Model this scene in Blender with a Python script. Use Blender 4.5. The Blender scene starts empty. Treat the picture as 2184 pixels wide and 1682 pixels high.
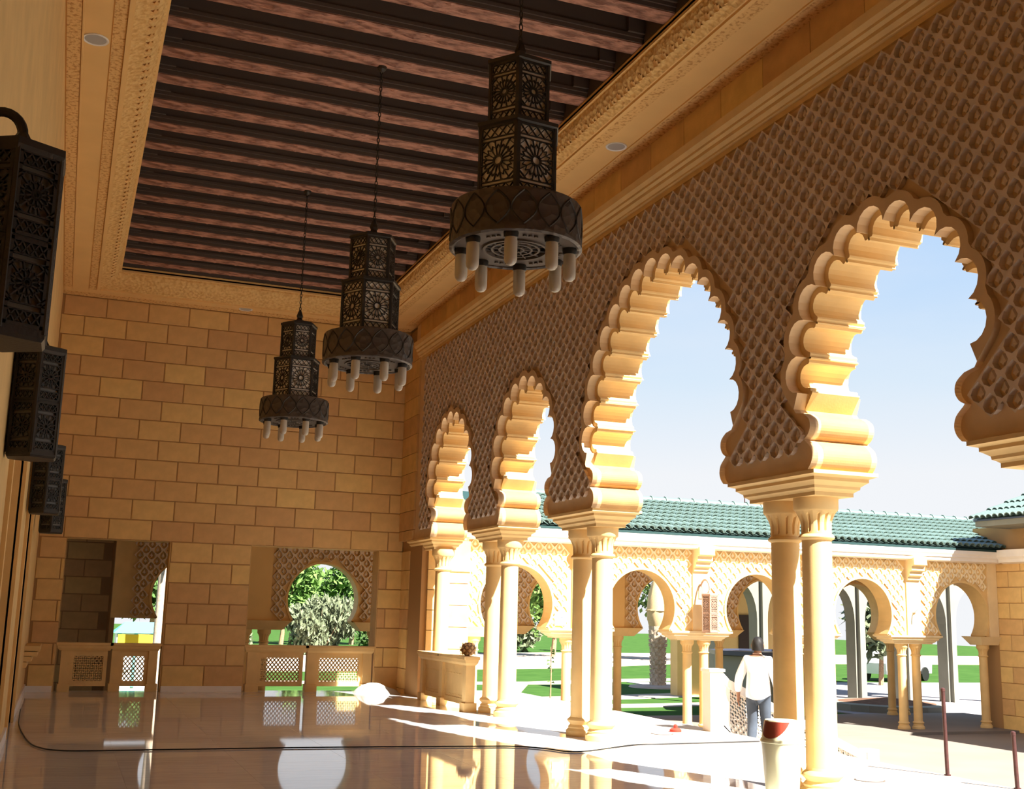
import bpy, bmesh, math, random
from math import sin, cos, pi, sqrt, radians, hypot, atan2
from mathutils import Matrix, Vector
from mathutils.geometry import tessellate_polygon
random.seed(7)
C = bpy.context.scene
COL = C.collection
# ------------------------------------------------------------------ camera
YAW, PITCH, ROLL, FPX = -0.3646, 0.1884, 0.0247, 2447.6
fw = Vector((-sin(YAW)*cos(PITCH), cos(YAW)*cos(PITCH), sin(PITCH)))
r0 = Vector((cos(YAW), sin(YAW), 0)); u0 = r0.cross(fw)
rt = r0*cos(ROLL)+u0*sin(ROLL); up = u0*cos(ROLL)-r0*sin(ROLL)
cd = bpy.data.cameras.new('camera'); cam = bpy.data.objects.new('camera', cd); COL.objects.link(cam)
cam.matrix_world = Matrix(((rt.x, up.x, -fw.x, 0), (rt.y, up.y, -fw.y, 0), (rt.z, up.z, -fw.z, 1.6), (0, 0, 0, 1)))
cd.sensor_fit = 'HORIZONTAL'; cd.sensor_width = 36; cd.lens = FPX/2184*36; cd.clip_start = .05; cd.clip_end = 500
C.camera = cam
# ------------------------------------------------------------------ light and exposure
SUN = Vector((.43, -1, 1.1)).normalized()
sd = bpy.data.lights.new('sun', 'SUN'); so = bpy.data.objects.new('sun', sd); COL.objects.link(so)
sd.energy = 11.5; sd.color = (1, .95, .87); sd.angle = radians(.6)
so.rotation_euler = SUN.to_track_quat('Z', 'Y').to_euler(); so.location = SUN*40
wd = bpy.data.worlds.new('sky'); C.world = wd; wd.use_nodes = True
wt = wd.node_tree; wt.nodes.clear()
def wn(t): return wt.nodes.new(t)
tc = wn('ShaderNodeTexCoord'); sx = wn('ShaderNodeSeparateXYZ'); wt.links.new(tc.outputs['Generated'], sx.inputs[0])
rp = wn('ShaderNodeValToRGB'); wt.links.new(sx.outputs['Z'], rp.inputs[0])
for p, c in ((0.0, (.93, .945, .975)), (.12, (.91, .935, .975)), (.2, (.71, .845, .985)), (.29, (.54, .735, 1.0)), (.5, (.38, .60, .96)), (1, (.24, .44, .88))):
    e = rp.color_ramp.elements.new(p) if p not in (0.0, 1) else rp.color_ramp.elements[0 if p == 0.0 else -1]
    e.color = (*c, 1)
nz = wn('ShaderNodeTexNoise'); nz.inputs['Scale'].default_value = 3; nz.inputs['Detail'].default_value = 5
mpn = wn('ShaderNodeMapping'); mpn.inputs['Scale'].default_value = (1, 1, 4)
wt.links.new(tc.outputs['Generated'], mpn.inputs[0]); wt.links.new(mpn.outputs[0], nz.inputs[0])
cr2 = wn('ShaderNodeMapRange'); cr2.inputs[1].default_value = .5; cr2.inputs[2].default_value = .8; cr2.inputs[3].default_value = 0; cr2.inputs[4].default_value = .35
wt.links.new(nz.outputs[0], cr2.inputs[0])
mxs = wn('ShaderNodeMix'); mxs.data_type = 'RGBA'; wt.links.new(cr2.outputs[0], mxs.inputs[0]); wt.links.new(rp.outputs[0], mxs.inputs[6]); mxs.inputs[7].default_value = (.9, .92, .96, 1)
bg = wn('ShaderNodeBackground'); bg.inputs[1].default_value = 0.49
wt.links.new(mxs.outputs[2], bg.inputs[0]); wo = wn('ShaderNodeOutputWorld'); wt.links.new(bg.outputs[0], wo.inputs[0])
vs = C.view_settings; vs.view_transform = 'Standard'; vs.look = 'None'; vs.exposure = 1.0; vs.gamma = 1; vs.use_curve_mapping = False
try:
    C.cycles.max_bounces = 10; C.cycles.diffuse_bounces = 7; C.cycles.glossy_bounces = 4; C.cycles.transmission_bounces = 6
    C.cycles.caustics_reflective = False; C.cycles.caustics_refractive = False; C.cycles.sample_clamp_indirect = 8
except Exception: pass
# ------------------------------------------------------------------ materials
MATS = {}
def mat(name, col, rough=.75, spec=.3, metal=0, var=0.0, nscale=6, col2=None, bump=0, bscale=40, rnd=0.0, stretch=(1, 1, 1), trans=0, ramp=(.35, .65), vor=False, bdist=.01):
    m = bpy.data.materials.new(name); m.use_nodes = True; t = m.node_tree; N = t.nodes; b = N['Principled BSDF']
    b.inputs['Roughness'].default_value = rough; b.inputs['Metallic'].default_value = metal
    b.inputs['Specular IOR Level'].default_value = spec; b.inputs['Transmission Weight'].default_value = trans
    b.inputs['Base Color'].default_value = (*col, 1)
    tcn = N.new('ShaderNodeTexCoord'); mp = N.new('ShaderNodeMapping'); mp.inputs['Scale'].default_value = stretch
    t.links.new(tcn.outputs['Object'], mp.inputs[0]); out = None
    if var or col2:
        n = N.new('ShaderNodeTexNoise'); n.inputs['Scale'].default_value = nscale; n.inputs['Detail'].default_value = 6
        t.links.new(mp.outputs[0], n.inputs[0])
        r = N.new('ShaderNodeValToRGB'); r.color_ramp.elements[0].position, r.color_ramp.elements[1].position = ramp
        c2 = col2 or tuple(min(1, c*(1+var)) for c in col); c1 = col if col2 else tuple(c*(1-var) for c in col)
        r.color_ramp.elements[0].color = (*c1, 1); r.color_ramp.elements[1].color = (*c2, 1)
        t.links.new(n.outputs[0], r.inputs[0]); out = r.outputs[0]
    if rnd:
        oi = N.new('ShaderNodeObjectInfo'); mr = N.new('ShaderNodeMapRange'); mr.inputs[3].default_value = 1-rnd; mr.inputs[4].default_value = 1+rnd
        t.links.new(oi.outputs['Random'], mr.inputs[0])
        hs = N.new('ShaderNodeHueSaturation'); t.links.new(mr.outputs[0], hs.inputs['Value'])
        m2 = N.new('ShaderNodeMath'); m2.operation = 'MULTIPLY_ADD'; m2.inputs[1].default_value = .02; m2.inputs[2].default_value = .49
        t.links.new(oi.outputs['Random'], m2.inputs[0]); t.links.new(m2.outputs[0], hs.inputs['Hue'])
        if out: t.links.new(out, hs.inputs['Color'])
        else: hs.inputs['Color'].default_value = (*col, 1)
        out = hs.outputs[0]
    if out: t.links.new(out, b.inputs['Base Color'])
    if bump:
        n = N.new('ShaderNodeTexVoronoi' if vor else 'ShaderNodeTexNoise'); n.inputs['Scale'].default_value = bscale
        if not vor: n.inputs['Detail'].default_value = 4
        t.links.new(mp.outputs[0], n.inputs[0])
        bp = N.new('ShaderNodeBump'); bp.inputs['Strength'].default_value = bump; bp.inputs['Distance'].default_value = bdist
        t.links.new(n.outputs[0], bp.inputs['Height']); t.links.new(bp.outputs[0], b.inputs['Normal'])
    MATS[name] = m; return m
STONE = (.78, .54, .235)
mat('stone', STONE, .7, .25, var=.06, nscale=3, bump=.08, bscale=60)
mat('stone_pale', (.84, .66, .38), .7, .25, var=.05, nscale=3, bump=.08, bscale=60)
mat('brick_stone', (.72, .475, .20), .75, .2, var=.08, nscale=4, bump=.12, bscale=50, rnd=.10)
mat('mortar', (.42, .25, .11), .9, .1)
mat('relief_stone', (.72, .60, .48), .8, .15, var=.08, nscale=5)
mat('arch_stone', (.72, .52, .30), .75, .2, var=.06, nscale=4)
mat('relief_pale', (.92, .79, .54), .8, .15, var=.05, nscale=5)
mat('plaster', (.82, .54, .22), .75, .2, var=.03, nscale=2)
mat('ornament', (.80, .52, .21), .8, .2, col2=(.55, .28, .09), nscale=22, ramp=(.5, .62), bump=.7, bscale=28, bdist=.02)
mat('cove_ornament', (.82, .55, .22), .8, .2, col2=(.70, .42, .15), nscale=18, ramp=(.45, .6), bump=.8, bscale=16, vor=True, bdist=.03)
mat('marble', (.64, .63, .62), .04, .36, col2=(.76, .75, .74), nscale=2.2, ramp=(.3, .7), rnd=.05, stretch=(1, 5, 1))
mat('paving', (.36, .32, .28), .6, .3, var=.06, nscale=1.2, rnd=.04)
mat('court_paving', (.22, .19, .16), .8, .2, var=.05, nscale=.8)
mat('asphalt', (.33, .30, .30), .9, .1, var=.1, nscale=3)
mat('white_stone', (.88, .82, .74), .6, .3, var=.03, nscale=3)
mat('beam_wood', (.46, .23, .16), .6, .3, col2=(.20, .09, .06), nscale=9, ramp=(.42, .6), bump=.9, bscale=24, bdist=.03, stretch=(.5, 1.5, 1))
mat('board_wood', (.12, .09, .075), .8, .1)
mat('iron', (.05, .044, .037), .5, .4, metal=.6, bump=.25, bscale=60)
mat('iron_drum', (.11, .092, .078), .55, .4, metal=.4, bump=.8, bscale=14, vor=True, bdist=.02)
mat('milk_glass', (.88, .82, .72), .4, .4)
mat('dark_glass', (.17, .165, .145), .3, .5)
mat('bulb_glass', (.66, .58, .46), .35, .5, trans=.30)
mat('bronze', (.13, .105, .085), .6, .1)
mat('lantern_pink', (.42, .27, .2), .6, .3, metal=.2, bump=.5, bscale=30)
mat('grey_disc', (.42, .42, .40), .4, .4)
mat('white_paint', (.85, .85, .82), .4, .4)
mat('tile', (.125, .185, .165), .4, .3, rnd=.12)
mat('tile_dark', (.02, .05, .05), .7, .2)
mat('grass', (.034, .085, .016), .95, .05, col2=(.048, .108, .022), nscale=1.5)
mat('sand', (.45, .36, .29), .95, .05, var=.06, nscale=2)
mat('bark', (.34, .22, .13), .95, .05, var=.25, nscale=14, bump=.6, bscale=20)
mat('palm_bark', (.55, .43, .32), .95, .05, var=.2, nscale=14)
mat('frond_dry', (.62, .45, .25), .9, .1, var=.15, nscale=20, stretch=(4, 4, 1))
mat('leaf', (.07, .13, .035), .7, .2, rnd=.2, var=.25, nscale=3)
mat('leaf_light', (.12, .22, .05), .7, .2, var=.25, nscale=3)
mat('leaf_grey', (.16, .19, .11), .8, .15, var=.3, nscale=3)
mat('grey_stone', (.25, .24, .19), .8, .2, var=.05, nscale=2)  # base colour lowered to stand in for porch shade on the pavilion
mat('navy', (.05, .06, .10), .3, .5)
mat('greygreen', (.32, .34, .28), .8, .2)
mat('bin_plastic', (.80, .77, .50), .35, .45)
mat('bin_flap', (.24, .04, .022), .35, .45)
mat('red', (.75, .05, .03), .5, .3)
mat('rust', (.06, .02, .018), .5, .4, var=.2, nscale=20)
mat('black_rubber', (.012, .012, .011), .5, .3)
mat('cloth_white', (.86, .84, .84), .85, .1, bump=.15, bscale=12)
mat('jeans', (.07, .085, .11), .9, .1, var=.1, nscale=8)
mat('skin', (.30, .15, .09), .6, .3)
mat('hair', (.012, .010, .009), .6, .3)
mat('canvas', (.42, .38, .33), .95, .05, var=.04, nscale=4)
mat('paper', (.92, .92, .92), .8, .1)
mat('ink', (.03, .05, .25), .6, .2)
mat('door_dark', (.05, .03, .02), .6, .3)
mat('teal_paint', (.12, .42, .40), .5, .3)
mat('yellow_paint', (.85, .55, .03), .5, .3)
mat('soil', (.16, .09, .06), .95, .05, var=.2, nscale=6)
# ------------------------------------------------------------------ mesh builder
class MB:
    def __init__(s): s.v = []; s.f = []
    def add(s, vs, fs):
        o = len(s.v); s.v += [tuple(p) for p in vs]; s.f += [tuple(i+o for i in f) for f in fs]; return s
    def box(s, x0, x1, y0, y1, z0, z1):
        return s.add([(x, y, z) for z in (z0, z1) for y in (y0, y1) for x in (x0, x1)], [(0, 2, 3, 1), (4, 5, 7, 6), (0, 1, 5, 4), (2, 6, 7, 3), (0, 4, 6, 2), (1, 3, 7, 5)])
    def lathe(s, prof, c=(0, 0, 0), n=24, mod=None, cap=True):
        vs = []; k = len(prof)
        for r, z in prof:
            for i in range(n):
                a = 2*pi*i/n; rr = r*(mod(a, z) if mod else 1); vs.append((c[0]+rr*cos(a), c[1]+rr*sin(a), c[2]+z))
        fs = [(j*n+i, j*n+(i+1) % n, (j+1)*n+(i+1) % n, (j+1)*n+i) for j in range(k-1) for i in range(n)]
        if cap: fs += [tuple(reversed(range(n))), tuple((k-1)*n+i for i in range(n))]
        else: fs += [((k-1)*n+i, (k-1)*n+(i+1) % n, (i+1) % n, i) for i in range(n)]
        return s.add(vs, fs)
    def loft(s, secs, cap=True, closed=True):
        n = len(secs[0]); vs = [p for q in secs for p in q]; m = n if closed else n-1
        fs = [(j*n+i, j*n+(i+1) % n, (j+1)*n+(i+1) % n, (j+1)*n+i) for j in range(len(secs)-1) for i in range(m)]
        if cap: fs += [tuple(reversed(range(n))), tuple((len(secs)-1)*n+i for i in range(n))]
        return s.add(vs, fs)
    def prism(s, poly, fa, fb):
        n = len(poly); vs = [fa(*p) for p in poly]+[fb(*p) for p in poly]
        tri = tessellate_polygon([[Vector((p[0], p[1], 0)) for p in poly]])
        fs = [tuple(t) for t in tri]+[tuple(i+n for i in reversed(t)) for t in tri]+[(i, (i+1) % n, n+(i+1) % n, n+i) for i in range(n)]
        return s.add(vs, fs)
    def tube(s, pts, r, n=8, cap=True):
        P = [Vector(p) for p in pts]; secs = []; pn = None
        for i, p in enumerate(P):
            t = (P[min(i+1, len(P)-1)]-P[max(i-1, 0)]).normalized()
            if pn is None: pn = t.cross(Vector((0, 0, 1)) if abs(t.z) < .9 else Vector((1, 0, 0))).normalized()
            pn = (pn-t*pn.dot(t)).normalized(); b = t.cross(pn); rr = r[i] if isinstance(r, (list, tuple)) else r
            secs.append([tuple(p+pn*rr*cos(2*pi*k/n)+b*rr*sin(2*pi*k/n)) for k in range(n)])
        return s.loft(secs, cap)
    def bar(s, a, b, w, fn):
        # flat bar from a to b in a 2D plane, width w, mapped by fn(x, z, depth)
        dx, dz = b[0]-a[0], b[1]-a[1]; L = hypot(dx, dz) or 1; nx, nz = -dz/L*w/2, dx/L*w/2
        q = [(a[0]+nx, a[1]+nz), (a[0]-nx, a[1]-nz), (b[0]-nx, b[1]-nz), (b[0]+nx, b[1]+nz)]
        return s.add([fn(x, z, 0) for x, z in q]+[fn(x, z, .012) for x, z in q], [(4, 5, 6, 7), (0, 3, 2, 1), (0, 1, 5, 4), (1, 2, 6, 5), (2, 3, 7, 6), (3, 0, 4, 7)])
    def mesh(s, name, m, smooth=False, fix=True):
        me = bpy.data.meshes.new(name); me.from_pydata(s.v, [], s.f)
        if fix:
            b = bmesh.new(); b.from_mesh(me); bmesh.ops.recalc_face_normals(b, faces=b.faces); b.to_mesh(me); b.free()
        me.materials.append(MATS[m])
        if smooth:
            for p in me.polygons: p.use_smooth = True
            try: me.set_sharp_from_angle(angle=radians(40))
            except Exception: pass
        me.update(); return me
    def build(s, name, m, parent=None, smooth=False, fix=True, **kw):
        return link(name, s.mesh(name, m, smooth, fix), parent, **kw)
def link(name, me, parent=None, loc=None, rot=None, **kw):
    o = bpy.data.objects.new(name, me); COL.objects.link(o)
    if parent: o.parent = parent
    if loc: o.location = loc
    if rot: o.rotation_euler = rot
    for k, v in kw.items(): o[k] = v
    return o
def empty(name, loc=(0, 0, 0), rotz=0, **kw):
    o = bpy.data.objects.new(name, None); COL.objects.link(o); o.location = loc; o.rotation_euler = (0, 0, rotz); o.empty_display_size = .1
    for k, v in kw.items(): o[k] = v
    return o
def thing(name, label, cat, loc=(0, 0, 0), rotz=0, group=None):
    o = empty(name, loc, rotz, label=label, category=cat)
    if group: o['group'] = group
    return o
def tag(o, label, cat, group=None):
    o['label'] = label; o['category'] = cat
    if group: o['group'] = group
    return o
def struct(o): o['kind'] = 'structure'; return o
def kids(o): return [c for c in COL.objects if c.parent == o]
def dup(o, loc=None, parent=None, rotz=None):
    c = o.copy(); COL.objects.link(c)
    if parent: c.parent = parent
    if loc is not None: c.location = loc
    if rotz is not None: c.rotation_euler = (0, 0, rotz)
    for k in kids(o): dup(k, parent=c)
    return c
# ------------------------------------------------------------------ key dimensions (metres)
XW, XO, XM = 6.40, 7.06, 6.73           # arcade wall: hall face, court face, middle
XL, YE, ZS = -.49, 22.98, 7.42          # left wall, end wall, soffit
ZC = 7.75                               # underside of the joists
XT = 9.10                               # terrace edge
ZG = -.90                               # court level
YF, YB = 22.5, 26.0                     # colonnade: court face, garden face
ZI = 2.98                               # top of the imposts
ARCH = [(19.735, 1.30, 3.90, 1.28), (16.14, 1.29, 3.90, 1.28), (11.98, 1.93, 3.85, 2.03), (7.885, 1.29, 3.90, 1.28), (4.35, 1.29, 3.90, 1.28)]
# ================================================================== STRUCTURE
# ---- floor of polished marble slabs
fl = MB().box(XL-.6, XT-.03, -3, 23.45, -.12, -.006); fl.box(XL-.6, XT-.03, -3, 7.4, -.01, -.0005)
floor = struct(fl.build('floor', 'marble'))
slab_me = {}
def slab(x0, x1, y0, y1, m='marble', par=None, z=0, h=.02, name='slab', g=.0012):
    k = (round(x1-x0, 3), round(y1-y0, 3), m, h)
    if k not in slab_me:
        a, b = (x1-x0)/2-g, (y1-y0)/2-g; slab_me[k] = MB().box(-a, a, -b, b, -h, 0).mesh(name, m)
    return link(name, slab_me[k], par, ((x0+x1)/2, (y0+y1)/2, z))
xs = [XL, .69, 1.87, 3.05, 4.23, 5.41, 6.59]; ys = [7.4+.65*i for i in range(25)]
for j in range(24):
    for i in range(6): slab(xs[i], xs[i+1], ys[j], ys[j+1], par=floor)
for j in range(17):
    for i in range(2): slab(6.59+1.255*i, 6.59+1.255*(i+1), ys[j], ys[j+1], 'paving', floor)
# ---- terrace edge, front face and stairs down to the court
ter = struct(MB().box(XT-.14, XT-.002, -3, 18.4, ZG, -.004).box(6.6, XT-.002, 18.26, 18.4, ZG, -.004).build('trim_1', 'white_stone'))
st = empty('floor_stairs'); struct(st)
for k in range(5):
    b = MB(); z1 = -.18*(k+1)
    if k < 4: b.box(XT, XT+.4*(k+1), 8.9, 14.96, z1-.18 if k < 3 else ZG, z1).build('step', 'paving', st)
# ---- courtyard ground, colonnade plinth, lawn
court = struct(MB().box(XT, 40, -12, 22.0, ZG-.2, ZG).build('floor_court', 'court_paving'))
plinth = struct(MB().box(7.06, 24, 22.0, 26.6, ZG-.3, ZG+.06).box(-4, 7.06, 23.45, 26.6, ZG-.3, ZG+.06).build('floor_colonnade', 'court_paving'))
lawn = struct(MB().box(-60, 110, 26.6, 170, -1.4, -1.1).build('ground_lawn', 'grass'))
struct(MB().box(22.2, 44, 26.7, 44, -1.15, -1.07).build('ground_road', 'asphalt'))
def path(name, pts, w):
    b = MB(); L = []; R = []
    for i, p in enumerate(pts):
        q0, q1 = pts[max(0, i-1)], pts[min(len(pts)-1, i+1)]; dx, dy = q1[0]-q0[0], q1[1]-q0[1]; l = hypot(dx, dy)
        L.append((p[0]-dy/l*w/2, p[1]+dx/l*w/2)); R.append((p[0]+dy/l*w/2, p[1]-dx/l*w/2))
    n = len(pts); b.loft([[(L[i][0], L[i][1], -1.08), (R[i][0], R[i][1], -1.08), (R[i][0], R[i][1], -1.2), (L[i][0], L[i][1], -1.2)] for i in range(n)])
    return struct(b.build(name, 'sand'))
path('ground_path', [(-30, 34.6), (8, 34.6), (13, 35), (18, 36), (24, 38), (32, 42)], 1.5)
path('ground_path', [(-10, 45), (14, 43.2), (18, 43.4), (22, 45.2), (34, 48)], 1.5)
path('ground_path', [(13.2, 35.2), (14.6, 38.5), (16.6, 42.8)], 1.3)
path('ground_path', [(14, 32.4), (17, 32.6), (23, 33.6), (30, 36)], 1.1)
path('ground_path', [(-40, 58), (10, 59), (22, 63), (34, 70), (80, 74)], 16)
# ---- relief lattice: raised ogee net with a leaf in every cell
def relief(inside, a0, a1, b0, b1, fn, w=.236, h=.21, dep=.055, test=.8, warp=lambda p, q: (p, q)):
    m = MB(); hw, hh = w/2, h/2; na = int((a1-a0)/hw); nb = int((b1-b0)/hh)
    outer = [(hw, 0), (hw/2, hh/2), (0, hh), (-hw/2, hh/2), (-hw, 0), (-hw/2, -hh/2), (0, -hh), (hw/2, -hh/2)]
    inner = [(.66*hw, -.10*hh), (.46*hw, .40*hh), (0, .80*hh), (-.46*hw, .40*hh), (-.66*hw, -.10*hh), (-.48*hw, -.50*hh), (0, -.76*hh), (.48*hw, -.50*hh)]
    leaf = [(.34*hw, -.14*hh), (.17*hw, .16*hh), (0, .52*hh), (-.17*hw, .16*hh), (-.34*hw, -.14*hh), (-.15*hw, -.24*hh), (0, -.44*hh), (.15*hw, -.24*hh)]
    for j in range(nb+1):
        for i in range(na+1):
            if (i+j) % 2: continue
            ca, cb = a0+i*hw, b0+j*hh
            if not all(inside(ca+p*test, cb+q*test) for p, q in outer[::2]): continue
            W = lambda p, q: warp(ca+p, cb+q)
            vs = [fn(*W(p, q), dep) for p, q in outer]+[fn(*W(p, q), dep) for p, q in inner]+[fn(*W(p*.96, q*.96), 0) for p, q in inner]
            vs += [fn(*W(p, q), 0) for p, q in leaf]+[fn(*W(p*.8, q*.85), dep*.5) for p, q in leaf]+[fn(*W(0, 0), dep*.6)]
            fs = [(k, (k+1) % 8, 8+(k+1) % 8, 8+k) for k in range(8)]+[(8+k, 8+(k+1) % 8, 16+(k+1) % 8, 16+k) for k in range(8)]+[(24+k, 24+(k+1) % 8, 32+(k+1) % 8, 32+k) for k in range(8)]+[(32+k, 32+(k+1) % 8, 40) for k in range(8)]
            m.add(vs, fs)
    return m
def inpoly(poly, x, y):
    c = False; n = len(poly); j = n-1
    for i in range(n):
        xi, yi = poly[i]; xj, yj = poly[j]
        if (yi > y) != (yj > y) and x < (xj-xi)*(y-yi)/(yj-yi)+xi: c = not c
        j = i
    return c
def polydist(poly, x, y):
    best = 9
    for i in range(0, len(poly)-1):
        ax, ay = poly[i]; bx, by = poly[i+1]; dx, dy = bx-ax, by-ay; t = max(0, min(1, ((x-ax)*dx+(y-ay)*dy)/(dx*dx+dy*dy+1e-12)))
        best = min(best, hypot(ax+t*dx-x, ay+t*dy-y))
    return best
# ---- arcade wall on the right
SCROLL = [(.30, 2.98), (.35, 3.03), (.375, 3.10), (.35, 3.18), (.27, 3.245), (.25, 3.265), (.31, 3.30), (.35, 3.37), (.33, 3.45), (.24, 3.51), (.13, 3.53), (.10, 3.57)]
def smooth2(P, k=4):
    out = []
    for i in range(len(P)-1):
        p = [P[max(0, min(len(P)-1, i+j))] for j in (-1, 0, 1, 2)]
        for s in range(k):
            u = s/k; out.append(tuple(.5*((2*p[1][c])+(p[2][c]-p[0][c])*u+(2*p[0][c]-5*p[1][c]+4*p[2][c]-p[3][c])*u*u+(3*p[1][c]-p[0][c]-3*p[2][c]+p[3][c])*u**3) for c in (0, 1)))
    return out+[P[-1]]
SCROLL = smooth2(SCROLL[:6], 3)[:-1]+smooth2(SCROLL[5:10], 3)+SCROLL[10:]
def lobes(a, zc, rise, d0=.352, zs=3.72):
    pts = []
    ex = 1.9; A = a-.155; Rr = rise-.155
    for i in range(0, 201):
        t = i/200
        if t < .08: z = zs+(zc-zs)*t/.08; pts.append((A*(1-.012*(1-t/.08)), z))
        else:
            th = (t-.08)/.92*pi/2; pts.append((A*cos(th)**(2/ex), zc+Rr*max(0, sin(th))**(2/ex)))
    full = pts+[(-x, z) for x, z in reversed(pts[:-1])]
    L = [0]
    for i in range(1, len(full)): L.append(L[-1]+hypot(full[i][0]-full[i-1][0], full[i][1]-full[i-1][1]))
    n = max(3, round(L[-1]/d0)); n += 1-n % 2
    d = L[-1]/n; out = []
    for k in range(n):
        s = (k+.5)*d; i = max(j for j in range(len(L)) if L[j] <= s); i = min(i, len(full)-2); u = (s-L[i])/(L[i+1]-L[i]+1e-9)
        x = full[i][0]+u*(full[i+1][0]-full[i][0]); z = full[i][1]+u*(full[i+1][1]-full[i][1])
        i0, i1 = max(0, i-3), min(len(full)-1, i+4); tx, tz = full[i1][0]-full[i0][0], full[i1][1]-full[i0][1]; l = hypot(tx, tz)
        out.append(((x, z), (tx/l, tz/l), (tz/l, -tx/l)))    # centre, tangent, outward normal
    return out, d
def contour(c, a, zc, rise, rho, inset):
    lb, d = lobes(a, zc, rise); P = []
    for x, z in SCROLL: P.append((c+a-x-inset*.0, z))
    R = rho*d; half = pi/2 if R <= d/2 else math.asin(d/2/R); small = R < d/2
    for (x, z), t, n in lb:
        def pt(s, o): return (c+x+t[0]*s+n[0]*o, z+t[1]*s+n[1]*o)
        e = (R*sin(half), R*cos(half))
        side = [(d/2*.99, -inset*1.7), (d*.455, -inset*1.7), (d*.445, -inset), (R+.012, -inset), (R, -inset*.6)] if small else [e]*5
        for s, o in side: P.append(pt(-s, o))
        for k in range(9):
            an = -half+2*half*k/8; P.append(pt(R*sin(an), R*cos(an)))
        for s, o in reversed(side): P.append(pt(s, o))
    for x, z in reversed(SCROLL): P.append((c-a+x, z))
    return P
wr = struct(empty('wall_right'))
YA0, ZT = 2.6, 7.5
outl = [(22.35, ZT), (22.35, ZI)]; conts = []
for ar in ARCH:
    c1 = contour(*ar, .5, 0); conts.append((ar, c1)); outl += c1
outl += [(YA0, ZI), (YA0, ZT)]
clean = [p for i, p in enumerate(outl) if i == 0 or hypot(p[0]-outl[i-1][0], p[1]-outl[i-1][1]) > 1e-4]
MB().prism(clean, lambda a, b: (XW+.05, a, b), lambda a, b: (XO, a, b)).build('spandrel_wall', 'stone', wr)
# front skin of the spandrel, cut to the first order of the arches
w2 = MB(); n = len(clean); tri = tessellate_polygon([[Vector((p[0], p[1], 0)) for p in clean]])
w2.add([(XW, p[0], p[1]) for p in clean]+[(XW+.0505, p[0], p[1]) for p in clean], [tuple(t) for t in tri]+[(i, (i+1) % n, n+(i+1) % n, n+i) for i in range(n)])
w2.build('spandrel_skin', 'arch_stone', wr)
for ar, c1 in conts:
    c0 = contour(*ar, .74, 0); c2 = contour(*ar, .33, .038); m = len(c1)
    b = MB()   # raised collar round the lobes
    b.loft([[(XW-.066, *c1[i]), (XW-.066, *c0[i]), (XW+.002, *c0[i]), (XW+.002, *c1[i])] for i in range(m)], cap=False)
    b.build('arch_collar', 'arch_stone', wr, fix=True)
    b = MB()   # second order: inner face, deep intrados, outer face
    X1, X2, X3 = XW+.06, XO-.06, XO
    b.loft([[(X1, *c1[i]), (X1, *c2[i]), (X1+.004, c2[i][0], c2[i][1]), (X2, *c2[i]), (X2+.001, *c2[i]), (X2+.001, *c1[i])] for i in range(m)], cap=False, closed=False)
    b.build('arch_intrados', 'stone', wr, fix=True)
def in_spandrel(y, z):
    if not (YA0+.1 < y < 21.62 and z < 6.60): return False
    for ar, c1 in conts:
        c, a, zc, rise = ar
        if abs(y-c) < a+.35:
            zz = z if z > 2.9 else 2.95
            poly = c1
            if inpoly(poly, y, z): return False
            if polydist(poly, y, z) < .06: return False
    if z < 3.13: return False
    return True
relief(in_spandrel, 2.7, 21.7, 3.12, 6.62, lambda a, b, d: (XW-d, a, b)).build('carved_lattice', 'relief_stone', wr, fix=False, kind='stuff')
# imposts: inverted stepped blocks over the column pairs
SUP = [(17.90, 1.13), (14.385, 1.13), (9.575, 1.11), (6.13, 1.13), (2.6, 1.13)]
def impost(yc, L, par):
    b = MB()
    prof = [(0, 2.765), (0, 2.80), (.02, 2.815), (.05, 2.83), (.055, 2.855), (.10, 2.885), (.12, 2.895), (.12, 2.925), (.17, 2.94), (.19, 2.945), (.19, ZI)]
    secs = []
    for e, z in prof: secs.append([(6.51-e*.75, yc-L/2-e, z), (6.95+e*.75, yc-L/2-e, z), (6.95+e*.75, yc+L/2+e, z), (6.51-e*.75, yc+L/2+e, z)])
    return b.loft(secs).build('impost_block', 'stone', par)
for yc, L in SUP: impost(yc, L, wr)
b = MB(); secs = []
for e, z in [(0, 2.765), (0, 2.80), (.05, 2.83), (.055, 2.855), (.12, 2.895), (.12, 2.925), (.19, 2.945), (.19, ZI)]:
    secs.append([(6.51-e*.75, 21.0-e, z), (6.95+e*.75, 21.0-e, z), (6.95+e*.75, 22.4, z), (6.51-e*.75, 22.4, z)])
b.loft(secs).build('impost_block', 'stone', wr)
# engaged pier at the end wall: stepped faces, courses cut as blocks
wp = struct(empty('wall_pier'))
for i in range(8):
    z0 = max(0, 2.79-.385*(i+1)); z1 = 2.79-.385*i-.012
    MB().box(6.44, 7.06, 22.42, 22.975, z0, z1).build('pier_block', 'brick_stone', wp)
    if z1 > .05: MB().box(6.58, 6.9, 21.55, 22.42, z0, min(z1, 2.76)).build('pier_block', 'brick_stone', wp)
for i in range(11):
    z0 = 2.79+.385*i; MB().box(6.36, 7.06, 21.95 if i else 22.0, 22.975, z0+.012 if i else z0+.2, min(z0+.385, 7.45)).build('pier_block', 'brick_stone', wp)
MB().box(6.46, 7.0, 21.6, 22.97, 0, 7.4).build('pier_core', 'mortar', wp)
# solid stretch of wall beyond the last arch (behind the viewpoint)
struct(MB().box(XW, XO, -3, 2.0, 0, ZT).build('wall_pier', 'brick_stone'))
# outside parapet mass above, carrying the roof
MB().box(XW+.1, XO+.1, -3, 23.4, ZT-.02, 8.35).build('wall_head', 'stone', wr)
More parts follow.
